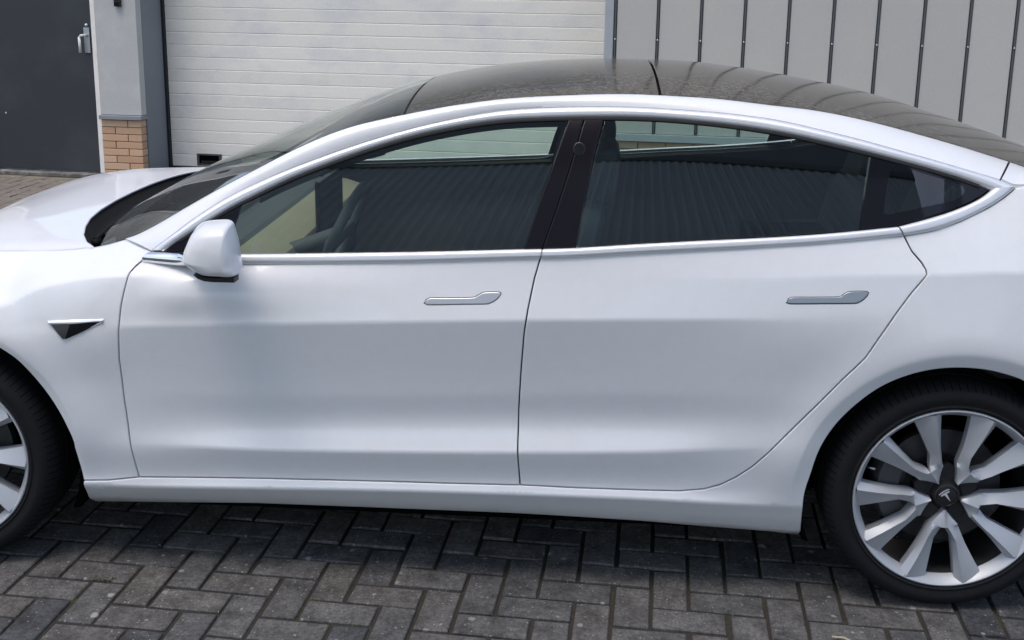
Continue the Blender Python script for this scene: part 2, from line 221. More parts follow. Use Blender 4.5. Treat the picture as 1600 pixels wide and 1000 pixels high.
def paint_mat():
    m, nt, b = new_mat('pearl_white_paint')
    b.inputs['Roughness'].default_value = .38; b.inputs['Coat Weight'].default_value = .65; b.inputs['Coat Roughness'].default_value = .02
    b.inputs['Coat IOR'].default_value = 1.5; b.inputs['Specular IOR Level'].default_value = .5
    g = N(nt, 'ShaderNodeNewGeometry'); sp = N(nt, 'ShaderNodeSeparateXYZ'); nt.links.new(g.outputs['Position'], sp.inputs[0])
    # road dirt low on the sills, fine specks
    no = N(nt, 'ShaderNodeTexNoise', i_Scale=14., i_Detail=9., i_Roughness=.7); nt.links.new(g.outputs['Position'], no.inputs['Vector'])
    mr = N(nt, 'ShaderNodeMapRange'); mr.inputs[1].default_value = .25; mr.inputs[2].default_value = .17; mr.inputs[4].default_value = .85; nt.links.new(sp.outputs['Z'], mr.inputs[0])
    mu = N(nt, 'ShaderNodeMath', operation='MULTIPLY'); nt.links.new(mr.outputs[0], mu.inputs[0]); nt.links.new(no.outputs['Fac'], mu.inputs[1])
    vo = N(nt, 'ShaderNodeTexVoronoi', i_Scale=70.); nt.links.new(g.outputs['Position'], vo.inputs['Vector'])
    sm = N(nt, 'ShaderNodeMapRange'); sm.inputs[1].default_value = .10; sm.inputs[2].default_value = .05; sm.inputs[4].default_value = .35; nt.links.new(vo.outputs['Distance'], sm.inputs[0])
    cm = N(nt, 'ShaderNodeMapRange'); cm.inputs[1].default_value = .90; cm.inputs[2].default_value = .94; nt.links.new(vo.outputs['Color'], cm.inputs[0])
    ms = N(nt, 'ShaderNodeMath', operation='MULTIPLY'); nt.links.new(sm.outputs[0], ms.inputs[0]); nt.links.new(cm.outputs[0], ms.inputs[1])
    zl = N(nt, 'ShaderNodeMapRange'); zl.inputs[1].default_value = .75; zl.inputs[2].default_value = .45; nt.links.new(sp.outputs['Z'], zl.inputs[0])
    ms2 = N(nt, 'ShaderNodeMath', operation='MULTIPLY'); nt.links.new(ms.outputs[0], ms2.inputs[0]); nt.links.new(zl.outputs[0], ms2.inputs[1])
    ad = N(nt, 'ShaderNodeMath', operation='ADD', use_clamp=True); nt.links.new(mu.outputs[0], ad.inputs[0]); nt.links.new(ms2.outputs[0], ad.inputs[1])
    mx = N(nt, 'ShaderNodeMix', data_type='RGBA'); mx.inputs[6].default_value = (.85, .855, .862, 1); mx.inputs[7].default_value = (.13, .115, .095, 1)
    nt.links.new(ad.outputs[0], mx.inputs[0]); nt.links.new(mx.outputs[2], b.inputs['Base Color'])
    nd = N(nt, 'ShaderNodeTexNoise', i_Scale=22., i_Detail=12., i_Roughness=.8); nt.links.new(g.outputs['Position'], nd.inputs['Vector'])
    md = N(nt, 'ShaderNodeMapRange'); md.inputs[1].default_value = .42; md.inputs[2].default_value = .70; md.inputs[4].default_value = .085; nt.links.new(nd.outputs['Fac'], md.inputs[0])
    xd = N(nt, 'ShaderNodeMix', data_type='RGBA'); xd.inputs[7].default_value = (.50, .47, .42, 1); nt.links.new(md.outputs[0], xd.inputs[0]); nt.links.new(mx.outputs[2], xd.inputs[6]); nt.links.new(xd.outputs[2], b.inputs['Base Color'])
    # faint orange peel
    n2 = N(nt, 'ShaderNodeTexNoise', i_Scale=350., i_Detail=2.); nt.links.new(g.outputs['Position'], n2.inputs['Vector'])
    bp = N(nt, 'ShaderNodeBump', i_Strength=.03, i_Distance=.001); nt.links.new(n2.outputs['Fac'], bp.inputs['Height']); nt.links.new(bp.outputs[0], b.inputs['Coat Normal'])
    return m

def roofglass_mat():
    m, nt, b = new_mat('dusty_black_glass')
    b.inputs['Coat Weight'].default_value = .0; b.inputs['IOR'].default_value = 1.40; b.inputs['Specular IOR Level'].default_value = .36
    g = N(nt, 'ShaderNodeNewGeometry')
    no = N(nt, 'ShaderNodeTexNoise', i_Scale=75., i_Detail=10., i_Roughness=.9); nt.links.new(g.outputs['Position'], no.inputs['Vector'])
    n2 = N(nt, 'ShaderNodeTexNoise', i_Scale=3., i_Detail=5.); nt.links.new(g.outputs['Position'], n2.inputs['Vector'])
    mr = N(nt, 'ShaderNodeMapRange'); mr.inputs[1].default_value = .46; mr.inputs[2].default_value = .60; mr.inputs[3].default_value = .05; nt.links.new(no.outputs['Fac'], mr.inputs[0])
    mu = N(nt, 'ShaderNodeMath', operation='MULTIPLY'); nt.links.new(mr.outputs[0], mu.inputs[0]); nt.links.new(n2.outputs['Fac'], mu.inputs[1])
    mx = N(nt, 'ShaderNodeMix', data_type='RGBA'); mx.inputs[6].default_value = (.042, .037, .031, 1); mx.inputs[7].default_value = (.34, .31, .25, 1)
    nt.links.new(mu.outputs[0], mx.inputs[0]); nt.links.new(mx.outputs[2], b.inputs['Base Color'])
    rr = N(nt, 'ShaderNodeMapRange'); rr.inputs[3].default_value = .05; rr.inputs[4].default_value = .30; nt.links.new(mu.outputs[0], rr.inputs[0]); nt.links.new(rr.outputs[0], b.inputs['Roughness'])
    return m

def paver_mat(name, use_attr):
    m, nt, b = new_mat(name)
    g = N(nt, 'ShaderNodeNewGeometry'); P = g.outputs['Position']
    if use_attr:
        at = N(nt, 'ShaderNodeAttribute', attribute_name='tint'); rnd = at.outputs['Fac']
    else:
        oi = N(nt, 'ShaderNodeObjectInfo'); rnd = oi.outputs['Random']
    cr = N(nt, 'ShaderNodeValToRGB'); nt.links.new(rnd, cr.inputs[0])
    e = cr.color_ramp.elements; e[0].position = 0; e[0].color = (.062, .062, .066, 1); e[1].position = 1; e[1].color = (.128, .121, .110, 1)
    for p_, c in ((.22, (.098, .096, .093, 1)), (.45, (.120, .115, .108, 1)), (.62, (.108, .104, .099, 1)), (.80, (.116, .105, .096, 1)), (.88, (.104, .100, .095, 1))):
        el = e.new(p_); el.color = c
    # grain
    n1 = N(nt, 'ShaderNodeTexNoise', i_Scale=170., i_Detail=8., i_Roughness=.85); nt.links.new(P, n1.inputs['Vector'])
    n2 = N(nt, 'ShaderNodeTexNoise', i_Scale=13., i_Detail=8., i_Roughness=.66); nt.links.new(P, n2.inputs['Vector'])
    m1 = N(nt, 'ShaderNodeMapRange'); m1.inputs[1].default_value = .3; m1.inputs[2].default_value = .75; m1.inputs[3].default_value = .45; m1.inputs[4].default_value = 1.75; nt.links.new(n1.outputs['Fac'], m1.inputs[0])
    m2 = N(nt, 'ShaderNodeMapRange'); m2.inputs[1].default_value = .3; m2.inputs[2].default_value = .7; m2.inputs[3].default_value = .50; m2.inputs[4].default_value = 1.45; nt.links.new(n2.outputs['Fac'], m2.inputs[0])
    mu = N(nt, 'ShaderNodeMath', operation='MULTIPLY'); nt.links.new(m1.outputs[0], mu.inputs[0]); nt.links.new(m2.outputs[0], mu.inputs[1])
    vm = N(nt, 'ShaderNodeVectorMath', operation='SCALE'); nt.links.new(cr.outputs[0], vm.inputs[0]); nt.links.new(mu.outputs[0], vm.inputs['Scale'])
    col = vm.outputs[0]
    n3 = N(nt, 'ShaderNodeTexNoise', i_Scale=70., i_Detail=6., i_Roughness=.75); nt.links.new(P, n3.inputs['Vector'])
    m3 = N(nt, 'ShaderNodeMapRange'); m3.inputs[1].default_value = .34; m3.inputs[2].default_value = .68; m3.inputs[3].default_value = .62; m3.inputs[4].default_value = 1.42; nt.links.new(n3.outputs['Fac'], m3.inputs[0])
    mu3 = N(nt, 'ShaderNodeMath', operation='MULTIPLY'); nt.links.new(mu.outputs[0], mu3.inputs[0]); nt.links.new(m3.outputs[0], mu3.inputs[1]); nt.links.new(mu3.outputs[0], vm.inputs['Scale'])
    # pale grains
    v0 = N(nt, 'ShaderNodeTexVoronoi', i_Scale=95.); nt.links.new(P, v0.inputs['Vector'])
    s0 = N(nt, 'ShaderNodeMapRange'); s0.inputs[1].default_value = .28; s0.inputs[2].default_value = .18; nt.links.new(v0.outputs['Distance'], s0.inputs[0])
    c0 = N(nt, 'ShaderNodeSeparateColor'); nt.links.new(v0.outputs['Color'], c0.inputs[0])
    t0 = N(nt, 'ShaderNodeMath', operation='GREATER_THAN'); t0.inputs[1].default_value = .86; nt.links.new(c0.outputs[0], t0.inputs[0])
    f0 = N(nt, 'ShaderNodeMath', operation='MULTIPLY'); nt.links.new(s0.outputs[0], f0.inputs[0]); nt.links.new(t0.outputs[0], f0.inputs[1])
    x0 = N(nt, 'ShaderNodeMix', data_type='RGBA'); x0.inputs[7].default_value = (.30, .29, .27, 1); nt.links.new(f0.outputs[0], x0.inputs[0]); nt.links.new(col, x0.inputs[6]); col = x0.outputs[2]
    # lichen and gum spots, uneven edges
    wn = N(nt, 'ShaderNodeTexNoise', i_Scale=55., i_Detail=3.); nt.links.new(P, wn.inputs['Vector'])
    wv = N(nt, 'ShaderNodeVectorMath', operation='SCALE'); wv.inputs['Scale'].default_value = .016; nt.links.new(wn.outputs['Color'], wv.inputs[0])
    wa = N(nt, 'ShaderNodeVectorMath', operation='ADD'); nt.links.new(P, wa.inputs[0]); nt.links.new(wv.outputs[0], wa.inputs[1])
    for sc, thr, rad, colr, amt in ((17., .83, .17, (.31, .31, .285, 1), .8), (34., .92, .20, (.33, .33, .31, 1), .8), (9., .93, .15, (.40, .39, .37, 1), .85)):
        v = N(nt, 'ShaderNodeTexVoronoi', i_Scale=sc, voronoi_dimensions='2D'); nt.links.new(wa.outputs[0], v.inputs['Vector'])
        sc_ = N(nt, 'ShaderNodeSeparateColor'); nt.links.new(v.outputs['Color'], sc_.inputs[0])
        rr = N(nt, 'ShaderNodeMath', operation='MULTIPLY'); rr.inputs[1].default_value = rad; nt.links.new(sc_.outputs[1], rr.inputs[0])
        df = N(nt, 'ShaderNodeMath', operation='SUBTRACT'); nt.links.new(rr.outputs[0], df.inputs[0]); nt.links.new(v.outputs['Distance'], df.inputs[1])
        ma = N(nt, 'ShaderNodeMapRange'); ma.inputs[1].default_value = 0.; ma.inputs[2].default_value = .05; ma.inputs[4].default_value = amt; nt.links.new(df.outputs[0], ma.inputs[0])
        th = N(nt, 'ShaderNodeMath', operation='GREATER_THAN'); th.inputs[1].default_value = thr; nt.links.new(sc_.outputs[0], th.inputs[0])
        f = N(nt, 'ShaderNodeMath', operation='MULTIPLY'); nt.links.new(ma.outputs[0], f.inputs[0]); nt.links.new(th.outputs[0], f.inputs[1])
        x = N(nt, 'ShaderNodeMix', data_type='RGBA'); x.inputs[7].default_value = colr; nt.links.new(f.outputs[0], x.inputs[0]); nt.links.new(col, x.inputs[6]); col = x.outputs[2]
    # moss film near the foot of the wall
    sp = N(nt, 'ShaderNodeSeparateXYZ'); nt.links.new(P, sp.inputs[0])
    wl = N(nt, 'ShaderNodeMath', operation='MULTIPLY_ADD'); wl.inputs[1].default_value = .083; nt.links.new(sp.outputs['X'], wl.inputs[0]); nt.links.new(sp.outputs['Y'], wl.inputs[2])
    mm = N(nt, 'ShaderNodeMapRange'); mm.inputs[1].default_value = 4.85; mm.inputs[2].default_value = 5.2; mm.inputs[4].default_value = .8; nt.links.new(wl.outputs[0], mm.inputs[0])
    mf = N(nt, 'ShaderNodeMath', operation='MULTIPLY'); nt.links.new(mm.outputs[0], mf.inputs[0]); nt.links.new(n2.outputs['Fac'], mf.inputs[1])
    xm = N(nt, 'ShaderNodeMix', data_type='RGBA'); xm.inputs[7].default_value = (.34, .32, .17, 1); nt.links.new(mf.outputs[0], xm.inputs[0]); nt.links.new(col, xm.inputs[6]); col = xm.outputs[2]
    # paler, warmer tone towards the wall side of the yard
    ms = N(nt, 'ShaderNodeMapRange'); ms.inputs[1].default_value = 1.5; ms.inputs[2].default_value = 4.; ms.inputs[4].default_value = .55; nt.links.new(wl.outputs[0], ms.inputs[0])
    xs = N(nt, 'ShaderNodeMix', data_type='RGBA'); xs.inputs[7].default_value = (.25, .215, .175, 1); nt.links.new(ms.outputs[0], xs.inputs[0]); nt.links.new(col, xs.inputs[6]); col = xs.outputs[2]
    nt.links.new(col, b.inputs['Base Color'])
    b.inputs['Roughness'].default_value = .9; b.inputs['Specular IOR Level'].default_value = .25
    bp = N(nt, 'ShaderNodeBump', i_Strength=.55, i_Distance=.003); nt.links.new(n1.outputs['Fac'], bp.inputs['Height']); nt.links.new(bp.outputs[0], b.inputs['Normal'])
    return m

def joint_mat():
    m, nt, b = new_mat('joint_sand')
    g = N(nt, 'ShaderNodeNewGeometry'); P = g.outputs['Position']
    n1 = N(nt, 'ShaderNodeTexNoise', i_Scale=180., i_Detail=6.); nt.links.new(P, n1.inputs['Vector'])
    n2 = N(nt, 'ShaderNodeTexNoise', i_Scale=5., i_Detail=8., i_Roughness=.7); nt.links.new(P, n2.inputs['Vector'])
    mr = N(nt, 'ShaderNodeMapRange'); mr.inputs[1].default_value = .56; mr.inputs[2].default_value = .70; nt.links.new(n2.outputs['Fac'], mr.inputs[0])
    a = N(nt, 'ShaderNodeMix', data_type='RGBA'); a.inputs[6].default_value = (.020, .018, .016, 1); a.inputs[7].default_value = (.085, .077, .066, 1); nt.links.new(n1.outputs['Fac'], a.inputs[0])
    c = N(nt, 'ShaderNodeMix', data_type='RGBA'); c.inputs[7].default_value = (.085, .088, .034, 1); nt.links.new(mr.outputs[0], c.inputs[0]); nt.links.new(a.outputs[2], c.inputs[6])
    nt.links.new(c.outputs[2], b.inputs['Base Color']); b.inputs['Roughness'].default_value = 1.; b.inputs['Specular IOR Level'].default_value = .1
    bp = N(nt, 'ShaderNodeBump', i_Strength=.8, i_Distance=.004); nt.links.new(n1.outputs['Fac'], bp.inputs['Height']); nt.links.new(bp.outputs[0], b.inputs['Normal'])
    return m

def stained(name, col, stain, scale, amount, rough=.5, streak=(1, 1, 1), spec=.4, coat=0.):
    m, nt, b = new_mat(name)
    g = N(nt, 'ShaderNodeNewGeometry'); mp = N(nt, 'ShaderNodeMapping'); mp.inputs['Scale'].default_value = streak; nt.links.new(g.outputs['Position'], mp.inputs[0])
    n1 = N(nt, 'ShaderNodeTexNoise', i_Scale=scale, i_Detail=8., i_Roughness=.62); nt.links.new(mp.outputs[0], n1.inputs['Vector'])
    mr = N(nt, 'ShaderNodeMapRange'); mr.inputs[1].default_value = .48; mr.inputs[2].default_value = .72; mr.inputs[4].default_value = amount; nt.links.new(n1.outputs['Fac'], mr.inputs[0])
    x = N(nt, 'ShaderNodeMix', data_type='RGBA'); x.inputs[6].default_value = (*col, 1); x.inputs[7].default_value = (*stain, 1); nt.links.new(mr.outputs[0], x.inputs[0])
    n2 = N(nt, 'ShaderNodeTexNoise', i_Scale=90., i_Detail=4.); nt.links.new(g.outputs['Position'], n2.inputs['Vector'])
    m2 = N(nt, 'ShaderNodeMapRange'); m2.inputs[3].default_value = .9; m2.inputs[4].default_value = 1.1; nt.links.new(n2.outputs['Fac'], m2.inputs[0])
    oi = N(nt, 'ShaderNodeObjectInfo'); m3 = N(nt, 'ShaderNodeMapRange'); m3.inputs[3].default_value = .965; m3.inputs[4].default_value = 1.03; nt.links.new(oi.outputs['Random'], m3.inputs[0])
    mm = N(nt, 'ShaderNodeMath', operation='MULTIPLY'); nt.links.new(m2.outputs[0], mm.inputs[0]); nt.links.new(m3.outputs[0], mm.inputs[1])
    vm = N(nt, 'ShaderNodeVectorMath', operation='SCALE'); nt.links.new(x.outputs[2], vm.inputs[0]); nt.links.new(mm.outputs[0], vm.inputs['Scale'])
    nt.links.new(vm.outputs[0], b.inputs['Base Color']); b.inputs['Roughness'].default_value = rough; b.inputs['Specular IOR Level'].default_value = spec; b.inputs['Coat Weight'].default_value = coat
    return m
def brick_mat(name):
    m, nt, b = new_mat(name)
    oi = N(nt, 'ShaderNodeObjectInfo'); g = N(nt, 'ShaderNodeNewGeometry')
    cr = N(nt, 'ShaderNodeValToRGB'); nt.links.new(oi.outputs['Random'], cr.inputs[0]); e = cr.color_ramp.elements
    e[0].color = (.52, .325, .20, 1); e[1].color = (.62, .43, .285, 1); el = e.new(.5); el.color = (.57, .375, .24, 1)
    n1 = N(nt, 'ShaderNodeTexNoise', i_Scale=60., i_Detail=6., i_Roughness=.7); nt.links.new(g.outputs['Position'], n1.inputs['Vector'])
    mr = N(nt, 'ShaderNodeMapRange'); mr.inputs[3].default_value = .8; mr.inputs[4].default_value = 1.15; nt.links.new(n1.outputs['Fac'], mr.inputs[0])
    vm = N(nt, 'ShaderNodeVectorMath', operation='SCALE'); nt.links.new(cr.outputs[0], vm.inputs[0]); nt.links.new(mr.outputs[0], vm.inputs['Scale'])
    nt.links.new(vm.outputs[0], b.inputs['Base Color']); b.inputs['Roughness'].default_value = .9
    bp = N(nt, 'ShaderNodeBump', i_Strength=.4, i_Distance=.004); nt.links.new(n1.outputs['Fac'], bp.inputs['Height']); nt.links.new(bp.outputs[0], b.inputs['Normal'])
    return m

M = dict(
 paint=paint_mat(), roof=roofglass_mat(),
 satin=mat('satin_chrome', (.80, .81, .83), .36, .42), chrome=mat('bright_chrome', (.80, .81, .83), .06, 1.),
 gloss=mat('gloss_black', (.008, .008, .011), .08, 0., ior=1.38), black=mat('black_plastic', (.014, .014, .015), .55), handle_reflect_dark=mat('handle_satin_dark_reflection', (.36, .385, .42), .33, .8), bezel=mat('camera_bezel', (.045, .042, .047), .3), emblem=mat('emblem_silver', (.72, .72, .73), .35, .3), gripframe=mat('grip_frame', (.06, .06, .055), .6), pillarblack=mat('pillar_black', (.011, .009, .012), .10, 0., ior=1.32), rubber=mat('rubber', (.010, .010, .011), .7),
 dark=mat('dark_underside', (.004, .004, .004), 1., spec=.0), cowl=mat('cowl_plastic', (.007, .007, .008), .55, spec=.12, bump=.3, bscale=90.),
 fabric=mat('dark_upholstery', (.085, .09, .095), .6, var=.2, vscale=30.), trim=mat('interior_trim', (.10, .105, .11), .7), liner=mat('headliner', (.03, .032, .034), .9),
 screen=mat('screen_glass', (.01, .011, .012), .08), wood=mat('dash_wood', (.36, .315, .22), .45, var=.2, vscale=9.),
 tyre=mat('tyre_rubber', (.0085, .009, .0105), .8, spec=.3, var=.35, vscale=25., bump=.2, bscale=140.),
 alloy=mat('alloy_silver', (.50, .515, .54), .46, .35), disc=mat('brake_steel', (.10, .10, .105), .45, .7, var=.3, vscale=40.), caliper=mat('caliper_grey', (.12, .12, .125), .6),
 handle=mat('handle_satin', (.62, .635, .66), .38, .6), paver=paver_mat('paver_single', False), paver2=paver_mat('paver_field', True), joint=joint_mat(),
 win=glass_mat('side_glass', (.76, .87, .81), 1.8), winr=glass_mat('rear_side_glass', (.70, .82, .77), 1.8), shield=glass_mat('windscreen_glass', (.72, .80, .73), 1.5, dust=.10),
 quarter=glass_mat('quarter_glass', (.32, .40, .38), 1.75),
 shutter=stained('shutter_white', (.86, .835, .755), (.66, .675, .68), 2.2, .75, .55, (1, 1, 1.6)), seal=mat('shutter_seal', (.010, .013, .018), .7),
 clad=stained('cladding_grey', (.51, .50, .465), (.55, .535, .48), 1.6, .7, .45), seam=mat('seam_strip', (.085, .098, .105), .5), screw=mat('screw_head', (.5, .52, .55), .3, 1.),
 pillar=stained('pillar_grey', (.47, .48, .465), (.56, .565, .53), 3.5, .8, .5), ledge=mat('cap_grey', (.24, .255, .275), .5, var=.2),
 reveal=stained('reveal_grey_shaded', (.20, .225, .245), (.24, .265, .285), 2., .6, .5), jamb=stained('jamb_pale', (.40, .43, .45), (.34, .36, .38), 3., .5, .5),  # reveal: shade of the recess side put into a darker pillar grey
 door=stained('slate_door', (.036, .041, .048), (.060, .066, .074), 1.3, .9, .36), frame=stained('frame_white', (.82, .79, .74), (.66, .63, .58), 6., .6, .5),
 sillstone=stained('threshold_stone', (.11, .10, .085), (.36, .35, .32), 7., .9, .8), steel=mat('handle_steel', (.50, .56, .60), .3, .8), handlew=mat('handle_pale', (.70, .70, .66), .4),
 brick=brick_mat('tan_brick'), mortar=mat('mortar', (.30, .20, .135), .95, var=.2, vscale=50.),
 facade=stained('grey_facade', (.78, .81, .83), (.70, .73, .75), .8, .6, .55), fascia=mat('facade_band', (.16, .17, .18), .6), facetop=mat('facade_top', (.26, .28, .30), .6),
 moss=mat('moss', (.09, .10, .03), .95, var=.4, vscale=60.), straw=mat('straw', (.50, .43, .30), .8),
 groundm=mat('far_ground', (.12, .115, .105), .9, var=.2, vscale=2.),
)

# ---------------------------------------------------------------- mesh helpers
def mesh_obj(name, V, F, m, parent=None, normals=None, smooth=False, **props):
    me = bpy.data.meshes.new(name); me.from_pydata([tuple(map(float, v)) for v in V], [], [tuple(map(int, f)) for f in F]); me.materials.append(m)
    if smooth or normals is not None: me.polygons.foreach_set('use_smooth', [True]*len(me.polygons))
    if normals is not None:
        try: me.normals_split_custom_set_from_vertices([tuple(map(float, n)) for n in normals])
        except Exception: pass
    o = bpy.data.objects.new(name, me); COL.objects.link(o)
    if parent is not None: o.parent = parent
    for k, v in props.items(): o[k] = v
    return o
def empty(name, label, cat, loc=(0, 0, 0), group=None, rz=0.):
    o = bpy.data.objects.new(name, None); COL.objects.link(o); o.location = loc; o.rotation_euler.z = rz
    o.empty_display_size = .1; o['label'] = label; o['category'] = cat
    if group: o['group'] = group
    return o
class MB:
    """collects shapes into one mesh"""
    def __init__(s): s.V = []; s.F = []
    def add(s, V, F):
        n = len(s.V); s.V += [tuple(v) for v in V]; s.F += [tuple(i+n for i in f) for f in F]; return s
    def box(s, a, b, bev=0.):
        bm = bmesh.new(); bmesh.ops.create_cube(bm, size=1)
        for v in bm.verts: v.co = Vector([(a[i]+b[i])/2 + v.co[i]*(b[i]-a[i]) for i in range(3)])
        if bev: bmesh.ops.bevel(bm, geom=bm.edges[:], offset=bev, segments=2, affect='EDGES', clamp_overlap=True, profile=.5)
        bm.verts.index_update(); s.add([v.co[:] for v in bm.verts], [[v.index for v in f.verts] for f in bm.faces]); bm.free(); return s
    def tube(s, pts, rad, seg=10, cap=True):
        pts = [Vector(q) for q in pts]; rad = rad if hasattr(rad, '__len__') else [rad]*len(pts)
        V = []; up = Vector((0, 0, 1))
        for i, q in enumerate(pts):
            d = (pts[min(i+1, len(pts)-1)] - pts[max(i-1, 0)]).normalized()
            a = d.cross(up); a = a.normalized() if a.length > 1e-3 else Vector((1, 0, 0)); b = d.cross(a)
            for k in range(seg):
                t = 2*math.pi*k/seg; V.append(q + rad[i]*(math.cos(t)*a + math.sin(t)*b))
        F = [(i*seg+k, i*seg+(k+1) % seg, (i+1)*seg+(k+1) % seg, (i+1)*seg+k) for i in range(len(pts)-1) for k in range(seg)]
        if cap: F += [tuple(range(seg))[::-1], tuple((len(pts)-1)*seg+k for k in range(seg))]
        return s.add(V, F)
    def lathe(s, prof, c, seg=72, closed=False):
        """profile of (radius, y) turned about the y axis through c"""
        V = []
        for r, y in prof:
            for k in range(seg):
                t = 2*math.pi*k/seg; V.append((c[0]+r*math.cos(t), c[1]+y, c[2]+r*math.sin(t)))
        n = len(prof); F = [(i*seg+k, (i+1) % n*seg+k, (i+1) % n*seg+(k+1) % seg, i*seg+(k+1) % seg) for i in range(n if closed else n-1) for k in range(seg)]
        return s.add(V, F)
    def obj(s, name, m, parent=None, smooth=False, **p): return mesh_obj(name, s.V, s.F, m, parent, None, smooth, **p)
def auto_smooth(o, ang=35):
    me = o.data; bm = bmesh.new(); bm.from_mesh(me); bmesh.ops.recalc_face_normals(bm, faces=bm.faces[:])
    for f in bm.faces: f.smooth = True
    for e in bm.edges:
        if len(e.link_faces) == 2 and e.calc_face_angle(0) > math.radians(ang): e.smooth = False
    bm.to_mesh(me); bm.free(); return o
def resample(P, step, closed=True):
    out = []; n = len(P)
    for i in range(n if closed else n-1):
        a = np.array(P[i], float); b = np.array(P[(i+1) % n], float); k = max(1, int(math.ceil(np.linalg.norm(b-a)/step)))
        for j in range(k): out.append(a + (b-a)*j/k)
    if not closed: out.append(np.array(P[-1], float))
    return np.array(out)
def smooth_curve(P, step):
    """Catmull-Rom through the points, resampled"""
    P = np.array(P, float); n = len(P); out = []
    for i in range(n-1):
        p0, p1, p2, p3 = P[max(i-1, 0)], P[i], P[i+1], P[min(i+2, n-1)]
        k = max(1, int(math.ceil(np.linalg.norm(p2-p1)/step)))
        for j in range(k):
            t = j/k; out.append(.5*((2*p1)+(-p0+p2)*t+(2*p0-5*p1+4*p2-p3)*t*t+(-p0+3*p1-3*p2+p3)*t**3))
    out.append(P[-1]); return np.array(out)
def area2(P): x, y = P[:, 0], P[:, 1]; return float(np.sum(x*np.roll(y, -1) - np.roll(x, -1)*y))
def inset_poly(P, d):
    e = np.roll(P, -1, 0) - P; L = np.hypot(e[:, 0], e[:, 1])[:, None]; e = e/np.maximum(L, 1e-9)
    nrm = np.c_[-e[:, 1], e[:, 0]]; np_ = np.roll(nrm, 1, 0); b = nrm + np_; bl = (b*b).sum(1)[:, None]
    return P + d*2*b/np.maximum(bl, .35)
def inside(P, Q):
    x, y = Q[:, 0], Q[:, 1]; r = np.zeros(len(Q), bool); x1, y1 = P[:, 0], P[:, 1]; x2, y2 = np.roll(x1, -1), np.roll(y1, -1)
    for i in range(len(P)):
        c = ((y1[i] > y) != (y2[i] > y))
        if c.any(): r ^= c & (x < (x2[i]-x1[i])*(y-y1[i])/((y2[i]-y1[i]) if y2[i] != y1[i] else 1e-12) + x1[i])
    return r
def bdist(P, Q):
    d = np.full(len(Q), 9.)
    A = P; B = np.roll(P, -1, 0)
    for a, b in zip(A, B):
        ab = b-a; t = np.clip(((Q-a)@ab)/max(ab@ab, 1e-12), 0, 1); d = np.minimum(d, np.hypot(*(Q - a - t[:, None]*ab).T))
    return d
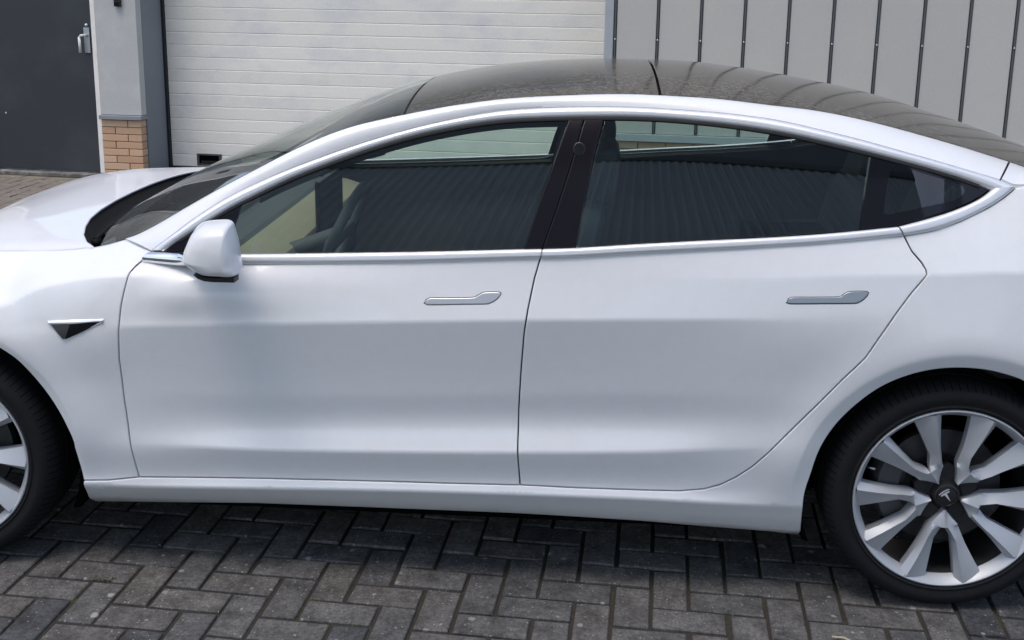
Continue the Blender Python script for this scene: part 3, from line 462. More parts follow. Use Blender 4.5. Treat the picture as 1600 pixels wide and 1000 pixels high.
def panel(name, outline, f, m, parent=None, grid=.016, gap=.002, rnd=.003, depth=.02, extra=None, axis='side', off=0., mirror_parent=None, hole=None, step=.012, drop=.0018, pts=None, **props):
    """a sheet panel with rounded, turned-in edges: outline in (x, z) on a body side y = -f(x, z), or in (x, y) on an upper shell z = f(x, y)"""
    P = resample(outline, step)
    if area2(P) < 0: P = P[::-1].copy()
    P0 = inset_poly(P, gap); P1 = inset_poly(P, gap+rnd)
    lo, hi = P1.min(0), P1.max(0)
    gx, gz = np.meshgrid(np.arange(lo[0], hi[0], grid), np.arange(lo[1], hi[1], grid)); Q = np.c_[gx.ravel(), gz.ravel()]
    if extra is not None:
        Q = Q[np.min(np.abs(Q[:, None, 1] - np.array([np.interp(Q[:, 0], c[:, 0], c[:, 1]) for c in [np.array(k) for k in extra]]).T), axis=1) > .004]
        Q = np.r_[Q, np.concatenate([np.array(k) for k in extra])]
    if pts is not None:
        pq = np.array(pts, float); cxy = pq.mean(0)
        for c_ in (0., 2.875):
            r_ = np.hypot(Q[:, 0]-c_, Q[:, 1]-.333); Q = Q[(r_ > .475) | (r_ < .3)]
        Q = np.r_[Q, pq]
    Q = Q[inside(P1, Q)]; Q = Q[bdist(P1, Q) > .4*step]
    loops = [P1]
    if hole is not None:
        Hh = resample(hole, step)
        if len(Q): Q = Q[~inside(Hh, Q)]; Q = Q[bdist(Hh, Q) > .4*step]
        loops.append(Hh)
    vs = np.concatenate(loops + [Q]); ed = []; s = 0
    for L in loops: ed += [(s+i, s+(i+1) % len(L)) for i in range(len(L))]; s += len(L)
    rv, re_, rf, ov, oe, of = delaunay_2d_cdt([Vector(v) for v in vs], ed, [], 1, 1e-7)
    C = np.array([v[:] for v in rv]); tri = [tuple(t) for t in rf]
    if hole is not None:
        cen = np.array([C[list(t)].mean(0) for t in tri]); ins = inside(Hh, cen); tri = [t for t, i in zip(tri, ins) if not i]
    inv = {}
    for i, o in enumerate(ov):
        for k in o: inv[k] = i
    n1 = len(P1); e = .0015
    def lift(Qx):
        w_ = f(Qx[:, 0], Qx[:, 1]) + off
        gx_ = (f(Qx[:, 0]+e, Qx[:, 1]) - f(Qx[:, 0]-e, Qx[:, 1]))/(2*e); gz_ = (f(Qx[:, 0], Qx[:, 1]+e) - f(Qx[:, 0], Qx[:, 1]-e))/(2*e)
        if axis == 'side': V = np.c_[Qx[:, 0], -w_, Qx[:, 1]]; n = np.c_[-gx_, -np.ones(len(w_)), -gz_]
        else: V = np.c_[Qx[:, 0], Qx[:, 1], w_]; n = np.c_[-gx_, -gz_, np.ones(len(w_))]
        return V, n/np.linalg.norm(n, axis=1)[:, None]
    V, Nn = lift(C); V0, N0 = lift(P0)
    ou = P0 - P1; ou = ou/np.maximum(np.linalg.norm(ou, axis=1)[:, None], 1e-9)
    O3 = np.c_[ou[:, 0], 0*ou[:, 0], ou[:, 1]] if axis == 'side' else np.c_[ou[:, 0], ou[:, 1], 0*ou[:, 0]]
    V0 = V0 - N0*drop; Nr = N0 + 1.1*O3; Nr /= np.linalg.norm(Nr, axis=1)[:, None]
    V2 = V0 - N0*depth
    if axis == 'side': V2 = V0.copy(); V2[:, 1] += depth
    a = len(C); b = a+len(P0); c = b + len(P0)
    VV = np.r_[V, V0, V0, V2]; NN = np.r_[Nn, Nr, O3, O3]
    FF = list(tri)
    for i in range(n1):
        j = (i+1) % n1; i1, j1 = inv[i], inv[j]
        FF.append((i1, a+i, a+j, j1)); FF.append((b+i, c+i, c+j, b+j))
    o = mesh_obj(name, VV, FF, m, parent, NN, **props)
    if mirror_parent is not None:
        mesh_obj(name, VV*[1, -1, 1], [q[::-1] for q in FF], m, mirror_parent if mirror_parent is not True else parent, NN*[1, -1, 1], **props)
    return o
def strip(name, A, B, m, parent=None, bulge=.006, segs=6, thick=.01, mirror_parent=None, out=None, power=2., smooth_n=6, **props):
    """a moulding between two 3-D edge lines, bowed outwards, closed at the back"""
    n = max(len(A), len(B)); 
    def rs(L, k):
        L = np.array(L, float); s = np.r_[0, np.cumsum(np.linalg.norm(np.diff(L, axis=0), axis=1))]; t = np.linspace(0, s[-1], k); return np.c_[[np.interp(t, s, L[:, i]) for i in range(3)]].T
    A = smooth_curve(A, .012); B = smooth_curve(B, .012); k = max(len(A), len(B)); A = rs(A, k); B = rs(B, k)
    for _ in range(smooth_n): A[1:-1] = (A[:-2]+2*A[1:-1]+A[2:])/4; B[1:-1] = (B[:-2]+2*B[1:-1]+B[2:])/4
    T = np.gradient((A+B)/2, axis=0); nrm = np.cross(T, B-A); nrm /= np.linalg.norm(nrm, axis=1)[:, None]
    if out is None: out = (0, -1, .3)
    sg = np.sign(nrm@np.array(out)); nrm = nrm*sg[:, None]
    rows = []
    for j in range(segs+1):
        q = j/segs; rows.append(A + (B-A)*q + nrm*bulge*(1-abs(2*q-1)**power))
    rows = [A - nrm*thick] + rows + [B - nrm*thick]
    V = np.concatenate(rows); R_ = len(rows)
    F = [(j*k+i, j*k+i+1, (j+1)*k+i+1, (j+1)*k+i) for j in range(R_-1) for i in range(k-1)]
    F += [tuple(j*k for j in range(R_)), tuple(j*k+k-1 for j in range(R_))[::-1]]
    o = mesh_obj(name, V, F, m, parent, **props); auto_smooth(o, 50)
    if mirror_parent is not None:
        o2 = mesh_obj(name, V*[1, -1, 1], [f[::-1] for f in F], m, mirror_parent, **props); auto_smooth(o2, 50)
    return o
# ================================================================ the yard and the hall behind the car
WALL_H = 7.4
WA = -.083; WO = (-2.25, 5.45, 0)                     # foot of the hall wall: local u along it, v into it
def wall_thing(name, label, cat, **k):
    o = empty(name, label, cat, WO, rz=WA, **k); o['kind'] = 'thing'; return o

ground = mesh_obj('ground', [(-150,-150,-.0075),(150,-150,-.0075),(150,150,-.0075),(-150,150,-.0075)], [(0,1,2,3)], M['joint'], kind='structure')
def paver_geo(hx, hy, dz=(0,0,0,0), e=.0032):
    V = []
    for (a, b, z) in ((1, 1, -.05), (1, 1, -.0030), (1-e/hx, 1-e/hy, 0)):
        for i, (sx, sy) in enumerate(((-1,-1),(1,-1),(1,1),(-1,1))): V.append((sx*hx*a, sy*hy*b, z + (dz[i] if z > -.04 else 0)))
    F = [(8,9,10,11)] + [(4+i,4+(i+1)%4,8+(i+1)%4,8+i) for i in range(4)] + [(i,(i+1)%4,4+(i+1)%4,4+i) for i in range(4)]
    return V, F
PP, PA, PU, PV = 0.10693, -0.06523, 1.65343, -0.72316
pc, ps = math.cos(PA), math.sin(PA)
lay = []
for u in range(-130, 110):
    for v in range(-70, 90):
        k = (u+v) % 4
        if k == 2: cu, cv, hz_ = u+1, v+.5, True
        elif k == 0: cu, cv, hz_ = u+.5, v+1, False
        else: continue
        x = PU + PP*(cu*pc + cv*ps); y = PV + PP*(cu*ps - cv*pc)
        if -7 < x < 8.5 and -6.5 < y < 5.0 - .083*(x+2.25) + .30: lay.append((x, y, hz_))
ci = cam.matrix_world.inverted()
def to_px(x, y, z=0.):
    q = ci @ Vector((x, y, z)); f = cam_d.lens/36*1600
    return 800 + f*q.x/-q.z - cam_d.shift_x*1600, 500 - f*q.y/-q.z + cam_d.shift_y*1600, -q.z
def seen(x, y):
    px, py, d = to_px(x, y)
    if d < .1 or not (-40 < px < 1640 and -20 < py < 1040): return None
    if y < -.30 or (px < 190 and py < 345): return d
    return None
rank = sorted([(d, i) for i, (x, y, h) in enumerate(lay) for d in [seen(x, y)] if d is not None])[:300]
single = {i for d, i in rank}
protos = []
for j in range(7):
    dz = [random.uniform(-.0018, .0018) for _ in range(4)]
    hx = .1006 + random.uniform(-.0012, .0008); hy = .0478 + random.uniform(-.0008, .0008)
    me = bpy.data.meshes.new('paver'); V, F = paver_geo(hx, hy, dz); me.from_pydata(V, [], F); me.materials.append(M['paver']); protos.append(me)
bigV, bigF, tint = [], [], []
for i, (x, y, h) in enumerate(lay):
    a = PA + (0 if h else math.pi/2) + random.gauss(0, .006) + random.choice((0, math.pi)); x += random.gauss(0, .0011); y += random.gauss(0, .0011); z = random.gauss(0, .0012)
    if i in single:
        o = bpy.data.objects.new('paver', random.choice(protos)); COL.objects.link(o); o.location = (x, y, z); o.rotation_euler.z = a; o.parent = ground
    else:
        V, F = paver_geo(.1006, .0478); n = len(bigV); ca, sa = math.cos(a), math.sin(a)
        bigV += [(x+ca*p-sa*q, y+sa*p+ca*q, z+r) for p, q, r in V]; bigF += [tuple(k+n for k in f) for f in F]; tint += [random.random()]*len(V)
pf = mesh_obj('paver', bigV, bigF, M['paver2'], ground, kind='stuff')
at = pf.data.attributes.new('tint', 'FLOAT', 'POINT'); at.data.foreach_set('value', tint)

# kerb course along the foot of the wall (one row of stones standing end to end)
ck = 0
for i in range(34):
    u0 = -6.0 + i*.2135
    if u0 > .1: break
    b = MB().box((u0+.004, -.235, -.05), (u0+.2095, -.135, .004+random.uniform(-.002, .003)), .004); o = b.obj('paver', M['paver'], ground)
    o.matrix_local = Matrix.Translation(WO) @ Matrix.Rotation(WA, 4, 'Z')

# moss and straw in the joints
mb = MB()
for (x, y, n, r) in ((.485, -.955, 90, .040), (2.235, -1.215, 14, .016), (1.36, -1.17, 8, .012), (.25, -1.2, 10, .02), (2.02, -1.23, 8, .014), (.9, -1.1, 8, .012), (2.62, -1.17, 9, .016), (3.02, -1.08, 18, .03)):
    for _ in range(n):
        a = random.uniform(0, 6.3); d = r*math.sqrt(random.random()); s = random.uniform(.0018, .0048); cx, cy = x+d*math.cos(a), y+.4*d*math.sin(a)
        for t in range(3):
            b = random.uniform(0, 6.3); mb.add([(cx-s*math.cos(b)*.35, cy-s*math.sin(b)*.35, -.004), (cx+s*math.cos(b)*.35, cy+s*math.sin(b)*.35, -.004), (cx+s*.6*math.cos(b+1.4), cy+s*.6*math.sin(b+1.4), s*1.1)], [(0, 1, 2)])
mb.obj('moss', M['moss'], kind='stuff', label='small green moss tufts growing in the paver joints', category='moss')
o = MB().tube([(2.545, -1.075, .006), (2.575, -1.083, .009), (2.605, -1.10, .005)], [.0022, .0026, .0016], 6).obj('straw', M['straw'], label='short pale straw stalk lying on the paving before the rear wheel', category='straw')

# ---- slate grey personnel door
t = wall_thing('metal_door', 'dark slate grey steel door in a pale frame left of the brick footed pillar', 'door')
MB().box((-1.06, .052, .035), (-.068, .098, 2.12), .002).obj('door_leaf', M['door'], t)
fr = MB().box((-.062, .010, .030), (-.022, .12, 2.16), .002)
fr.obj('frame', M['frame'], t)
MB().box((-1.11, .010, .030), (-1.068, .12, 2.16), .002).obj('frame', M['frame'], t)
MB().box((-1.06, .010, 2.125), (-.068, .12, 2.16), .002).obj('frame', M['frame'], t)
MB().lathe([(0, .0505), (.006, .0505), (.007, .0525)], (-.925, 0, .515), 12).obj('plug', M['frame'], t)
MB().box((-1.15, -.035, -.05), (.0, .14, .018), .004).obj('threshold', M['sillstone'], t)
h = MB().box((-.150, .041, 1.045), (-.098, .051, 1.255), .003).obj('lock_plate', M['steel'], t)
g = MB(); g.tube([(-.122, .045, 1.195), (-.122, .0, 1.195)], .009, 10); g.tube([(-.165, -.004, 1.178), (-.165, -.004, 1.05)], .0115, 10); g.tube([(-.122, -.002, 1.195), (-.15, -.004, 1.192), (-.165, -.004, 1.172)], .0105, 10)
g.obj('door_handle', M['handlew'], t, True)
MB().lathe([(0, .036), (.013, .036), (.013, .050)], (-.122, 0, 1.275), 16).obj('key_cylinder', M['steel'], t, True)
# ---- pillar with a brick foot
t = wall_thing('pillar', 'grey metal clad pillar on a tan brick foot between door and roller shutter', 'pillar')
cladp = MB(); cladp.box((-.018, .003, .535), (.346, .095, 3.655), .003); cladp.obj('cladding', M['pillar'], t)
MB().box((-.018, .098, .0), (.346, .56, 3.655), .001).obj('reveal', M['reveal'], t)
MB().box((-.026, -.030, .497), (.356, .092, .532), .004).obj('cap', M['ledge'], t)
MB().box((-.010, .012, .0), (.328, .094, .495)).obj('mortar', M['mortar'], t)
def brick(u0, u1, v0, v1, z0, z1, parent):
    return MB().box((u0, v0, z0), (u1, v1, z1), .003).obj('brick', M['brick'], parent)
for c in range(8):
    z0 = .492 - (c+1)*.0615; j = .0045
    cuts = [(-.016, .098), (.1055, .338)] if c % 2 else [(-.016, .212), (.2195, .338)]
    for (a, b) in cuts: brick(a, b, .0+random.uniform(-.001, .001), .093, z0+j, z0+.0615-j+.0025, t)
# small black key box on the pillar
t2 = wall_thing('key_box', 'small black key box screwed high on the grey pillar', 'key box')
MB().box((.172, -.030, 1.435), (.226, .001, 1.62), .006).obj('case', M['black'], t2)
MB().box((.178, -.036, 1.445), (.220, -.031, 1.475), .003).obj('latch', M['gloss'], t2)
b = MB()
for r in range(4):
    for c in range(2): b.box((.184+.018*c, -.0355, 1.49+r*.022), (.197+.018*c, -.0305, 1.505+r*.022), .002)
b.obj('keypad', M['trim'], t2)
# ---- roller shutter
t = wall_thing('roller_shutter', 'large worn off white roller shutter of horizontal ribs behind the white car', 'shutter')
PITCH = .1075
proto = None
prof = [(.4992, .0052), (.4990, PITCH*.5), (.4992, PITCH-.0060)]
V = [(x, v, z) for x in (.366, 4.205) for v, z in [(.53, 0.)] + [(.5032, 0.0)] + prof + [(.5032, PITCH-.0006), (.53, PITCH-.0006)]]
n_ = len(V)//2; F = [(i, i+1, n_+i+1, n_+i) for i in range(n_-1)]
for i in range(34):
    z0 = .030 + i*PITCH
    if proto is None: proto = mesh_obj('slat', V, F, M['shutter'], t); o = proto
    else: o = proto.copy(); COL.objects.link(o); o.parent = t
    o.location.z = z0
MB().box((.340, .46, .0), (.364, .56, 3.655)).obj('side_seal', M['seal'], t)
MB().box((.37, .535, 0), (4.2, .56, 3.69)).obj('shutter_backing', M['seal'], t)
MB().box((.366, .49, 0), (4.205, .53, .028), .004).obj('bottom_seal', M['rubber'], t)
b = MB(); b.box((.600, .488, .045), (.622, .503, .150), .002); b.box((.806, .488, .045), (.828, .503, .150), .002); b.box((.6225, .488, .045), (.8055, .503, .060), .002); b.box((.6225, .488, .135), (.8055, .503, .150), .002)
gr = b.obj('pull_grip', M['gripframe'], t)
MB().box((.6225, .4935, .0605), (.8055, .4955, .1345)).obj('grip_recess', M['dark'], gr)
MB().box((.640, .4895, .066), (.79, .4930, .088), .002).obj('grip_bar', M['rubber'], gr)
# ---- pale jamb and standing seam cladding
t = wall_thing('door_jamb', 'narrow pale grey jamb between roller shutter and seamed wall', 'jamb')
MB().box((4.222, .0, 0), (4.292, .56, 3.655), .004).obj('jamb', M['jamb'], t)
t = wall_thing('cladding_wall', 'grey metal wall with dark upright seams over a tan brick plinth', 'wall')
U = [4.306 + .3281*i for i in range(18)]
MB().box((4.294, .05, .0), (U[-1]+.2, .3, WALL_H)).obj('wall_core', M['clad'], t)
for i in range(17):
    MB().box((U[i]+.013, .0, .53), (U[i+1]-.013, .048, WALL_H), .002).obj('panel', M['clad'], t)
for i in range(18):
    b = MB(); b.box((U[i]-.0128, .014, .53), (U[i]+.0128, .049, WALL_H)); b.box((U[i]-.006, -.010, .53), (U[i]+.006, .013, WALL_H), .002)
    s_ = b.obj('seam', M['seam'], t)
    for z in (1.26, 2.8): MB().lathe([(0, -.004), (.006, -.0035), (.0075, 0), (.0075, .004)], (U[i]+.001, -.012, z), 10).obj('screw', M['screw'], s_, True)
for i in range(17): MB().box((4.292-.3281*(i+1)+.013, .0, 3.70), (4.292-.3281*i-.013, .048, WALL_H), .002).obj('panel', M['clad'], t)
MB().box((-1.4, .05, 3.69), (4.29, .3, WALL_H)).obj('wall_core', M['clad'], t)
for i in range(22): MB().box((-1.12-.47*(i+1)+.006, .0, .02), (-1.12-.47*i-.006, .30, WALL_H), .002).obj('panel', M['clad'], t)
MB().box((-1.4, -.02, 3.66), (4.2, .3, 3.688)).obj('flashing', M['jamb'], t)
MB().box((4.294, -.03, .47), (U[-1]+.2, .049, .527), .003).obj('flashing', M['jamb'], t)
MB().box((4.294, .012, 0), (U[-1]+.2, .049, .468)).obj('mortar', M['mortar'], t)
for c in range(7):
    z0 = .466 - (c+1)*.0615
    for k in range(27):
        u0 = 4.30 + k*.2175 - (.109 if c % 2 else 0); u1 = u0+.209
        if u1 < 4.33: continue
        brick(max(u0, 4.296), u1, .0, .0115, z0+.0045, z0+.058, t)

# ================================================================ dark hall across the yard (mirrored in the car's windows)
t = empty('corrugated_hall', 'grey corrugated metal hall mirrored in the side windows of the white car, raised on added columns to let light under', 'hall', (0, FACY, 0))
V, F = [], []; step = .031; nx = int(9.6/step); pat = (0, 0, .055, .055)
for i in range(nx):
    x = -3.4 + i*step; y = pat[i % 4]*1.0
    for z in (FAC_Z0, FAC_Z1): V.append((x, y, z))
F = [(2*i+1, 2*i, 2*i+2, 2*i+3) for i in range(nx-1)]
mesh_obj('corrugated_sheet', V, F, M['facade'], t)
MB().box((-3.4, -2.4, FAC_Z0), (6.2, -.02, FAC_Z1+3.9)).obj('hall_body', M['facade'], t)  # kept short and open below so sky light reaches the car side
MB().box((-3.4, -.015, FAC_Z1+.01), (6.2, .09, FAC_Z1+.35)).obj('fascia', M['fascia'], t)
MB().box((-3.4, -.015, FAC_Z1+.36), (6.2, .05, FAC_Z1+3.9)).obj('parapet', M['facetop'], t)  # made taller to keep the sky out of the window reflections
MB().box((-3.4, -2.4, FAC_Z0-.30), (6.2, .04, FAC_Z0-.005)).obj('edge_beam', M['facetop'], t)
for x in (-3.2, 1.4, 6.0): MB().box((x-.14, -1.3, -FACY*0), (x+.14, -1.02, FAC_Z0-.305)).obj('added_column', M['facetop'], t)  # columns invented to carry the hall clear of the low light

# ================================================================ the car
D = DATA
car = empty('parked_car', 'white four door car with black glass roof parked on the pavers', 'car', (0, 0, 0))
XZ3 = lambda L: [(p[0], p[2]) for p in L]
RX = [.30] + [p[0] for p in D['rail_top']] + [3.35, 3.7]; RZ = [.905] + [p[2] for p in D['rail_top']] + [1.135, 1.03]; RW = [.74] + [-p[1] for p in D['rail_top']] + [.54, .48]
CX = [.25, .35] + [p[0] for p in D['roof_center']] + [3.6]; CZ = [.915, .966] + [p[1] for p in D['roof_center']] + [1.085]
def roof_w(x): return pchip(RX, RW, x)
def roof_f(x, y):
    zr, zc, wr = pchip(RX, RZ, x), pchip(CX, CZ, x), roof_w(x); q = np.clip(np.abs(y)/wr, 0, 1.1)
    return zr + (zc-zr)*(1-q**2.2)
HX, HZ = [-.80,-.60,-.39,-.30,-.20,-.10,0,.1,.27,.45], [.585,.715,.812,.853,.889,.917,.938,.950,.961,.966]
def hood_f(x, y):
    zc, ze, we = pchip(HX, HZ, x), line_z(9, x), line_w(9, x)*taper(x); q = np.clip(np.abs(y)/we, 0, 1.05)
    ridge = .004*np.exp(-((np.abs(y)-.50)/.14)**2)*sstep(.45, 0, x)
    return ze + (zc-ze)*(1-q**2.4) + ridge - .010*sstep(.90, 1.02, q)
creases = []
for k, (a, b) in ((2, (.45, 2.5)), (4, (.6, 2.45)), (7, (.5, 2.5)), (8, (.1, 3.6)), (5, (.6, 2.4))):
    xs = np.arange(a, b, .016)
    for dz in (-.008, 0., .008): creases.append(np.c_[xs, line_z(k, xs)+dz])
def sel(*ks): return [creases[3*k+j] for k in ks for j in range(3)]
PAINT = M['paint']
l9 = lambda a, b, n: [(x, float(line_z(9, x))) for x in np.linspace(a, b, n)]
# front wing
arc = [(.402*math.cos(a), .333+.402*math.sin(a)) for a in np.radians(np.linspace(60, 192, 24))]
FT = D['fender_top'][:2] + [(.5195,.9640),(.55,.9618),(.585,.9570),(.6337,.9508)]
farch = [tuple(q) for q in smooth_curve(D['fender_arch'][2:], .012)]
RING = [(xc+r*math.cos(a), .333+r*math.sin(a)) for xc in (0, 2.875) for r in (.408, .418, .426, .430, .434, .442, .455) for a in np.linspace(-.4, 3.6, 150)]
fender = D['fender_bottom'] + farch + arc + [(-.40,.22),(-.52,.24),(-.585,.40),(-.60,.60)] + l9(-.60, .41, 30)[1:] + FT + D['door_front_edge'][1:-1]
wing = panel('front_fender', fender, W, PAINT, car, mirror_parent=True, extra=sel(3), grid=.015, pts=RING)
# body side: sill, rear wing
rarc = [(2.875+.392*math.cos(a), .333+.392*math.sin(a)) for a in np.radians(np.linspace(-20, 62, 16))]
side = D['fender_bottom'][::-1] + D['door_front_bottom'][1:] + D['door_rear_bottom'][1:] + D['quarter_top'][1:] + [(3.004, 1.188)] + l9(3.06, 3.66, 12) + [(3.72,.90),(3.74,.70),(3.70,.48),(3.58,.32),(3.42,.24)] + rarc + [tuple(q) for q in smooth_curve(D['rear_arch'], .012)] + D['sill_bottom'][1:-1]
panel('body_side', side, W, PAINT, car, mirror_parent=True, extra=sel(0, 3), depth=.03, pts=RING)
# doors
fd = panel('front_door', D['door_front_edge'] + D['door_front_bottom'][1:] + D['door_mid'][::-1][1:] + D['belt_mid_front'][::-1][1:-1], W, PAINT, car, extra=sel(0, 1, 2, 4), grid=.014)
rd = panel('rear_door', D['door_mid'] + D['door_rear_bottom'][1:] + D['belt_mid_rear'][::-1][1:], W, PAINT, car, extra=sel(0, 1, 2, 3, 4), grid=.014)
def mirrored(o, parent):
    me = o.data; n = len(me.vertices); co = np.empty(n*3); me.vertices.foreach_get('co', co); co = co.reshape(-1, 3)*[1, -1, 1]
    vn = np.array([v.normal[:] for v in me.vertices])*[1, -1, 1]
    return mesh_obj(o.name.split('.')[0], co, [tuple(p.vertices)[::-1] for p in me.polygons], me.materials[0], parent, smooth=True)
fd2, rd2 = mirrored(fd, car), mirrored(rd, car)
# handles
for nm, par, q in (('handle_front', fd, 0), ('handle_rear', rd, 1)):
    O = np.array(D[nm]); O = smooth_curve(np.r_[O, O[:1]], .006)[:-1]
    if area2(O) < 0: O = O[::-1]
    rec = panel('handle_recess', inset_poly(O, -.0016), W, M['rubber'], par, gap=0, rnd=.001, depth=.006, off=.0004, step=.006, grid=.02, drop=0)
    panel('door_handle', O, W, M['handle'] if q == 0 else M['handle_reflect_dark'], par, gap=.0, rnd=.0028, depth=.012, off=.0022, step=.006, grid=.012, drop=.0016)  # rear handle is the same satin, its darker reflection put into the colour
# side marker with camera
O = np.array(D['side_marker']); O = O if area2(O) > 0 else O[::-1]
sm = panel('side_camera', inset_poly(O, -.0018), W, M['satin'], wing, gap=0, rnd=.004, depth=.01, off=.0035, step=.008, grid=.01, drop=.003)
cI = [(.365,.7560),(.516,.7688),(.459,.7370),(.412,.7150),(.4005,.7150)]
panel('camera_cover', cI[::-1], W, M['gloss'], sm, gap=0, rnd=.002, depth=.004, off=.0046, step=.008, grid=.012)
panel('camera_bezel', [(.3670,.7545),(.4015,.7165),(.4110,.7170),(.4240,.7560)], W, M['bezel'], sm, gap=0, rnd=.001, depth=.003, off=.0062, step=.008, grid=.012)
bl = lambda L, d: [(x, -float(W(x, z))-d, z) for x, z in L]
strip('marker_blade', bl([(.3625,.7548),(.40,.7568),(.44,.7595),(.48,.7650),(.520,.7700)], .0065), bl([(.3590,.7625),(.40,.7652),(.44,.7680),(.48,.7705),(.520,.7728)], .0045), M['satin'], sm, bulge=.002, thick=.004, smooth_n=1)
# belt mouldings
strip('belt_trim', D['belt_bot_f'], D['belt_top_f'], M['satin'], fd, bulge=.007, mirror_parent=fd2, power=4.)
strip('belt_trim', D['belt_bot_r'], D['belt_top_r'], M['satin'], rd, bulge=.007, mirror_parent=rd2, power=4.)
strip('quarter_trim', D['quarter_trim_out'], D['quarter_trim_in'], M['satin'], car, bulge=.007, mirror_parent=car, power=4.)
strip('window_trim', D['chrome_in'], D['chrome_out'], M['satin'], car, bulge=.008, mirror_parent=car, power=2.4)
for s_ in (1,):
    lo_ = [(p[0], p[1], p[2]) for p in D['chrome_in'][2:-1]]
    strip('window_seal', [(x, -float(GW(x, z-.009))+.001, z-.009) for x, y, z in lo_], [(x, -float(GW(x, z+.002))+.001, z+.002) for x, y, z in lo_], M['rubber'], car, bulge=.002, thick=.006, mirror_parent=car)
# roof rails (front pillar to rear pillar) and rear pillars
rt = np.array(D['rail_top']); co_ = np.array(D['chrome_out'])
ra = np.array([p for p in D['rail_top'] if .525 < p[0] < 3.05]); ra = np.r_[[[.524, -.741, .9655]], ra]
strip('roof_rail', co_[co_[:, 0] < 2.97]+[0, 0, .0015], ra, PAINT, car, bulge=.009, segs=10, thick=.014, mirror_parent=car, out=(0, -.6, .8))
tailA = [(2.972,-.7575,1.209),(3.0057,-.7695,1.1930)] + [(x, -float(line_w(9, x)*taper(x))+.004, float(line_z(9, x))+.004) for x in np.linspace(3.06, 3.66, 8)]
tailB = [(x, -float(pchip(RX, RW, x)), float(pchip(RX, RZ, x))) for x in np.linspace(3.056, 3.66, 9)]
strip('rear_pillar', tailA, tailB, PAINT, car, bulge=.012, segs=10, thick=.014, mirror_parent=car, out=(0, -.5, .8))
# glass
ci_ = D['chrome_in']; cx_ = XZ3(ci_)
sail = [p for p in cx_ if p[0] < .87] + [D['sail_edge'][0], D['sail_edge'][1], D['sail_edge'][2], (.683, .9545)]
s1 = panel('corner_cover', sail, GW, M['gloss'], fd, off=-.003, gap=0, depth=.01)
g1 = [D['sail_edge'][0]] + [p for p in cx_ if .90 < p[0] < 1.79] + D['front_glass_rear'][::-1] + D['front_glass_bottom'][1:-1][::-1]
g1 = [p for p in g1 if p[0] > .875] + [D['sail_edge'][2], D['sail_edge'][1]]
w1 = panel('window', g1, GW, M['win'], fd, off=-.005, gap=0, rnd=.001, depth=.004, drop=0)
g2 = D['rear_glass'][::-1] + [(p[0], p[2]) for p in D['belt_top_r'][1:5]] + [(2.5833,1.072)] + D['rear_glass_rear'][::-1][1:] + [p for p in cx_ if 1.91 < p[0] < 2.60][::-1]
w2 = panel('window', g2, GW, M['winr'], rd, off=-.005, gap=0, rnd=.001, depth=.004, drop=0)
pm = D['pillar_mid']; pl = D['pillar']
c1 = panel('pillar_cover', [pl[0], pl[1], pl[2], pl[3], pm[3], pm[2], pm[1], pm[0]], GW, M['pillarblack'], fd, off=-.0015, gap=.0012, depth=.012)
c2 = panel('pillar_cover', [pm[0], pm[1], pm[2], pm[3], pl[4], pl[5], pl[6], pl[7]], GW, M['pillarblack'], rd, off=-.0015, gap=.0012, depth=.012)
cd = D['camera_dot'][0]
panel('camera_lens', [(cd[0]+.017*math.cos(a), cd[1]+.017*math.sin(a)) for a in np.linspace(0, 6.283, 24, endpoint=False)], GW, M['screen'], c2, off=.0002, gap=0, rnd=.002, depth=.003, step=.006)
g3 = D['rear_glass_rear'][:1] + [p for p in cx_ if p[0] > 2.63] + [(p[0], p[2]) for p in D['quarter_trim_in'][::-1][1:]] + [(2.5833,1.072)] + D['rear_glass_rear'][1:2]
qh = smooth_curve(D['quarter_clear'] + D['quarter_clear'][:1], .01)[:-1]
q1 = panel('quarter_window', g3, GW, M['gloss'], car, off=-.004, gap=.003, rnd=.001, depth=.008, hole=qh)
q2 = panel('window_pane', qh, GW, M['quarter'], q1, off=-.0045, gap=-.001, rnd=.0005, depth=.002, drop=0)
for o, par in ((s1, fd2), (w1, fd2), (w2, rd2), (c1, fd2), (c2, rd2)): mirrored(o, par)
q1m = mirrored(q1, car); mirrored(q2, q1m)
# windscreen, roof glass
def wbase(y): return .388 + .059*(np.abs(y)/.735)**4
ys = np.linspace(-.728, .728, 41); SEAM1, SEAM2 = 1.322, 2.055
def redge(a, b, sgn, n=40, m=.006): return [(x, sgn*(float(roof_w(x))-m)) for x in np.linspace(a, b, n)]
ws = [(float(wbase(y)), y) for y in ys] + redge(.46, SEAM1-.004, 1) + [(SEAM1-.014*(1-(y/.65)**2), y) for y in np.linspace(.64, -.64, 21)] + redge(SEAM1-.004, .46, -1)
panel('windscreen', ws, roof_f, M['shield'], car, axis='top', gap=.001, rnd=.002, depth=.005, grid=.03, step=.02)
def roofpanel(nm, a, b, m):
    P = [(a-.014*(1-(y/.65)**2) if a < 2 else a, y) for y in np.linspace(-.6, .6, 15)] + redge(a, b, 1) + [(b-.014*(1-(y/.65)**2) if b < 1.5 else b, y) for y in np.linspace(.6, -.6, 15)] + redge(b, a, -1)
    return panel(nm, P, roof_f, m, car, axis='top', gap=.002, rnd=.003, depth=.012, grid=.03, step=.02)
roofpanel('roof_glass', SEAM1+.004, SEAM2-.002, M['roof']); roofpanel('roof_glass', SEAM2+.002, 3.40, M['roof'])
xs = np.linspace(.62, 1.30, 20)      # black band printed along the windscreen edge is a separate layer under the glass
panel('windscreen_border', redge(.50, SEAM1-.01, -1, m=.012) + redge(SEAM1-.01, .50, -1, m=.045), roof_f, M['gloss'], car, axis='top', gap=0, off=-.004, depth=.003, grid=.02, mirror_parent=True)
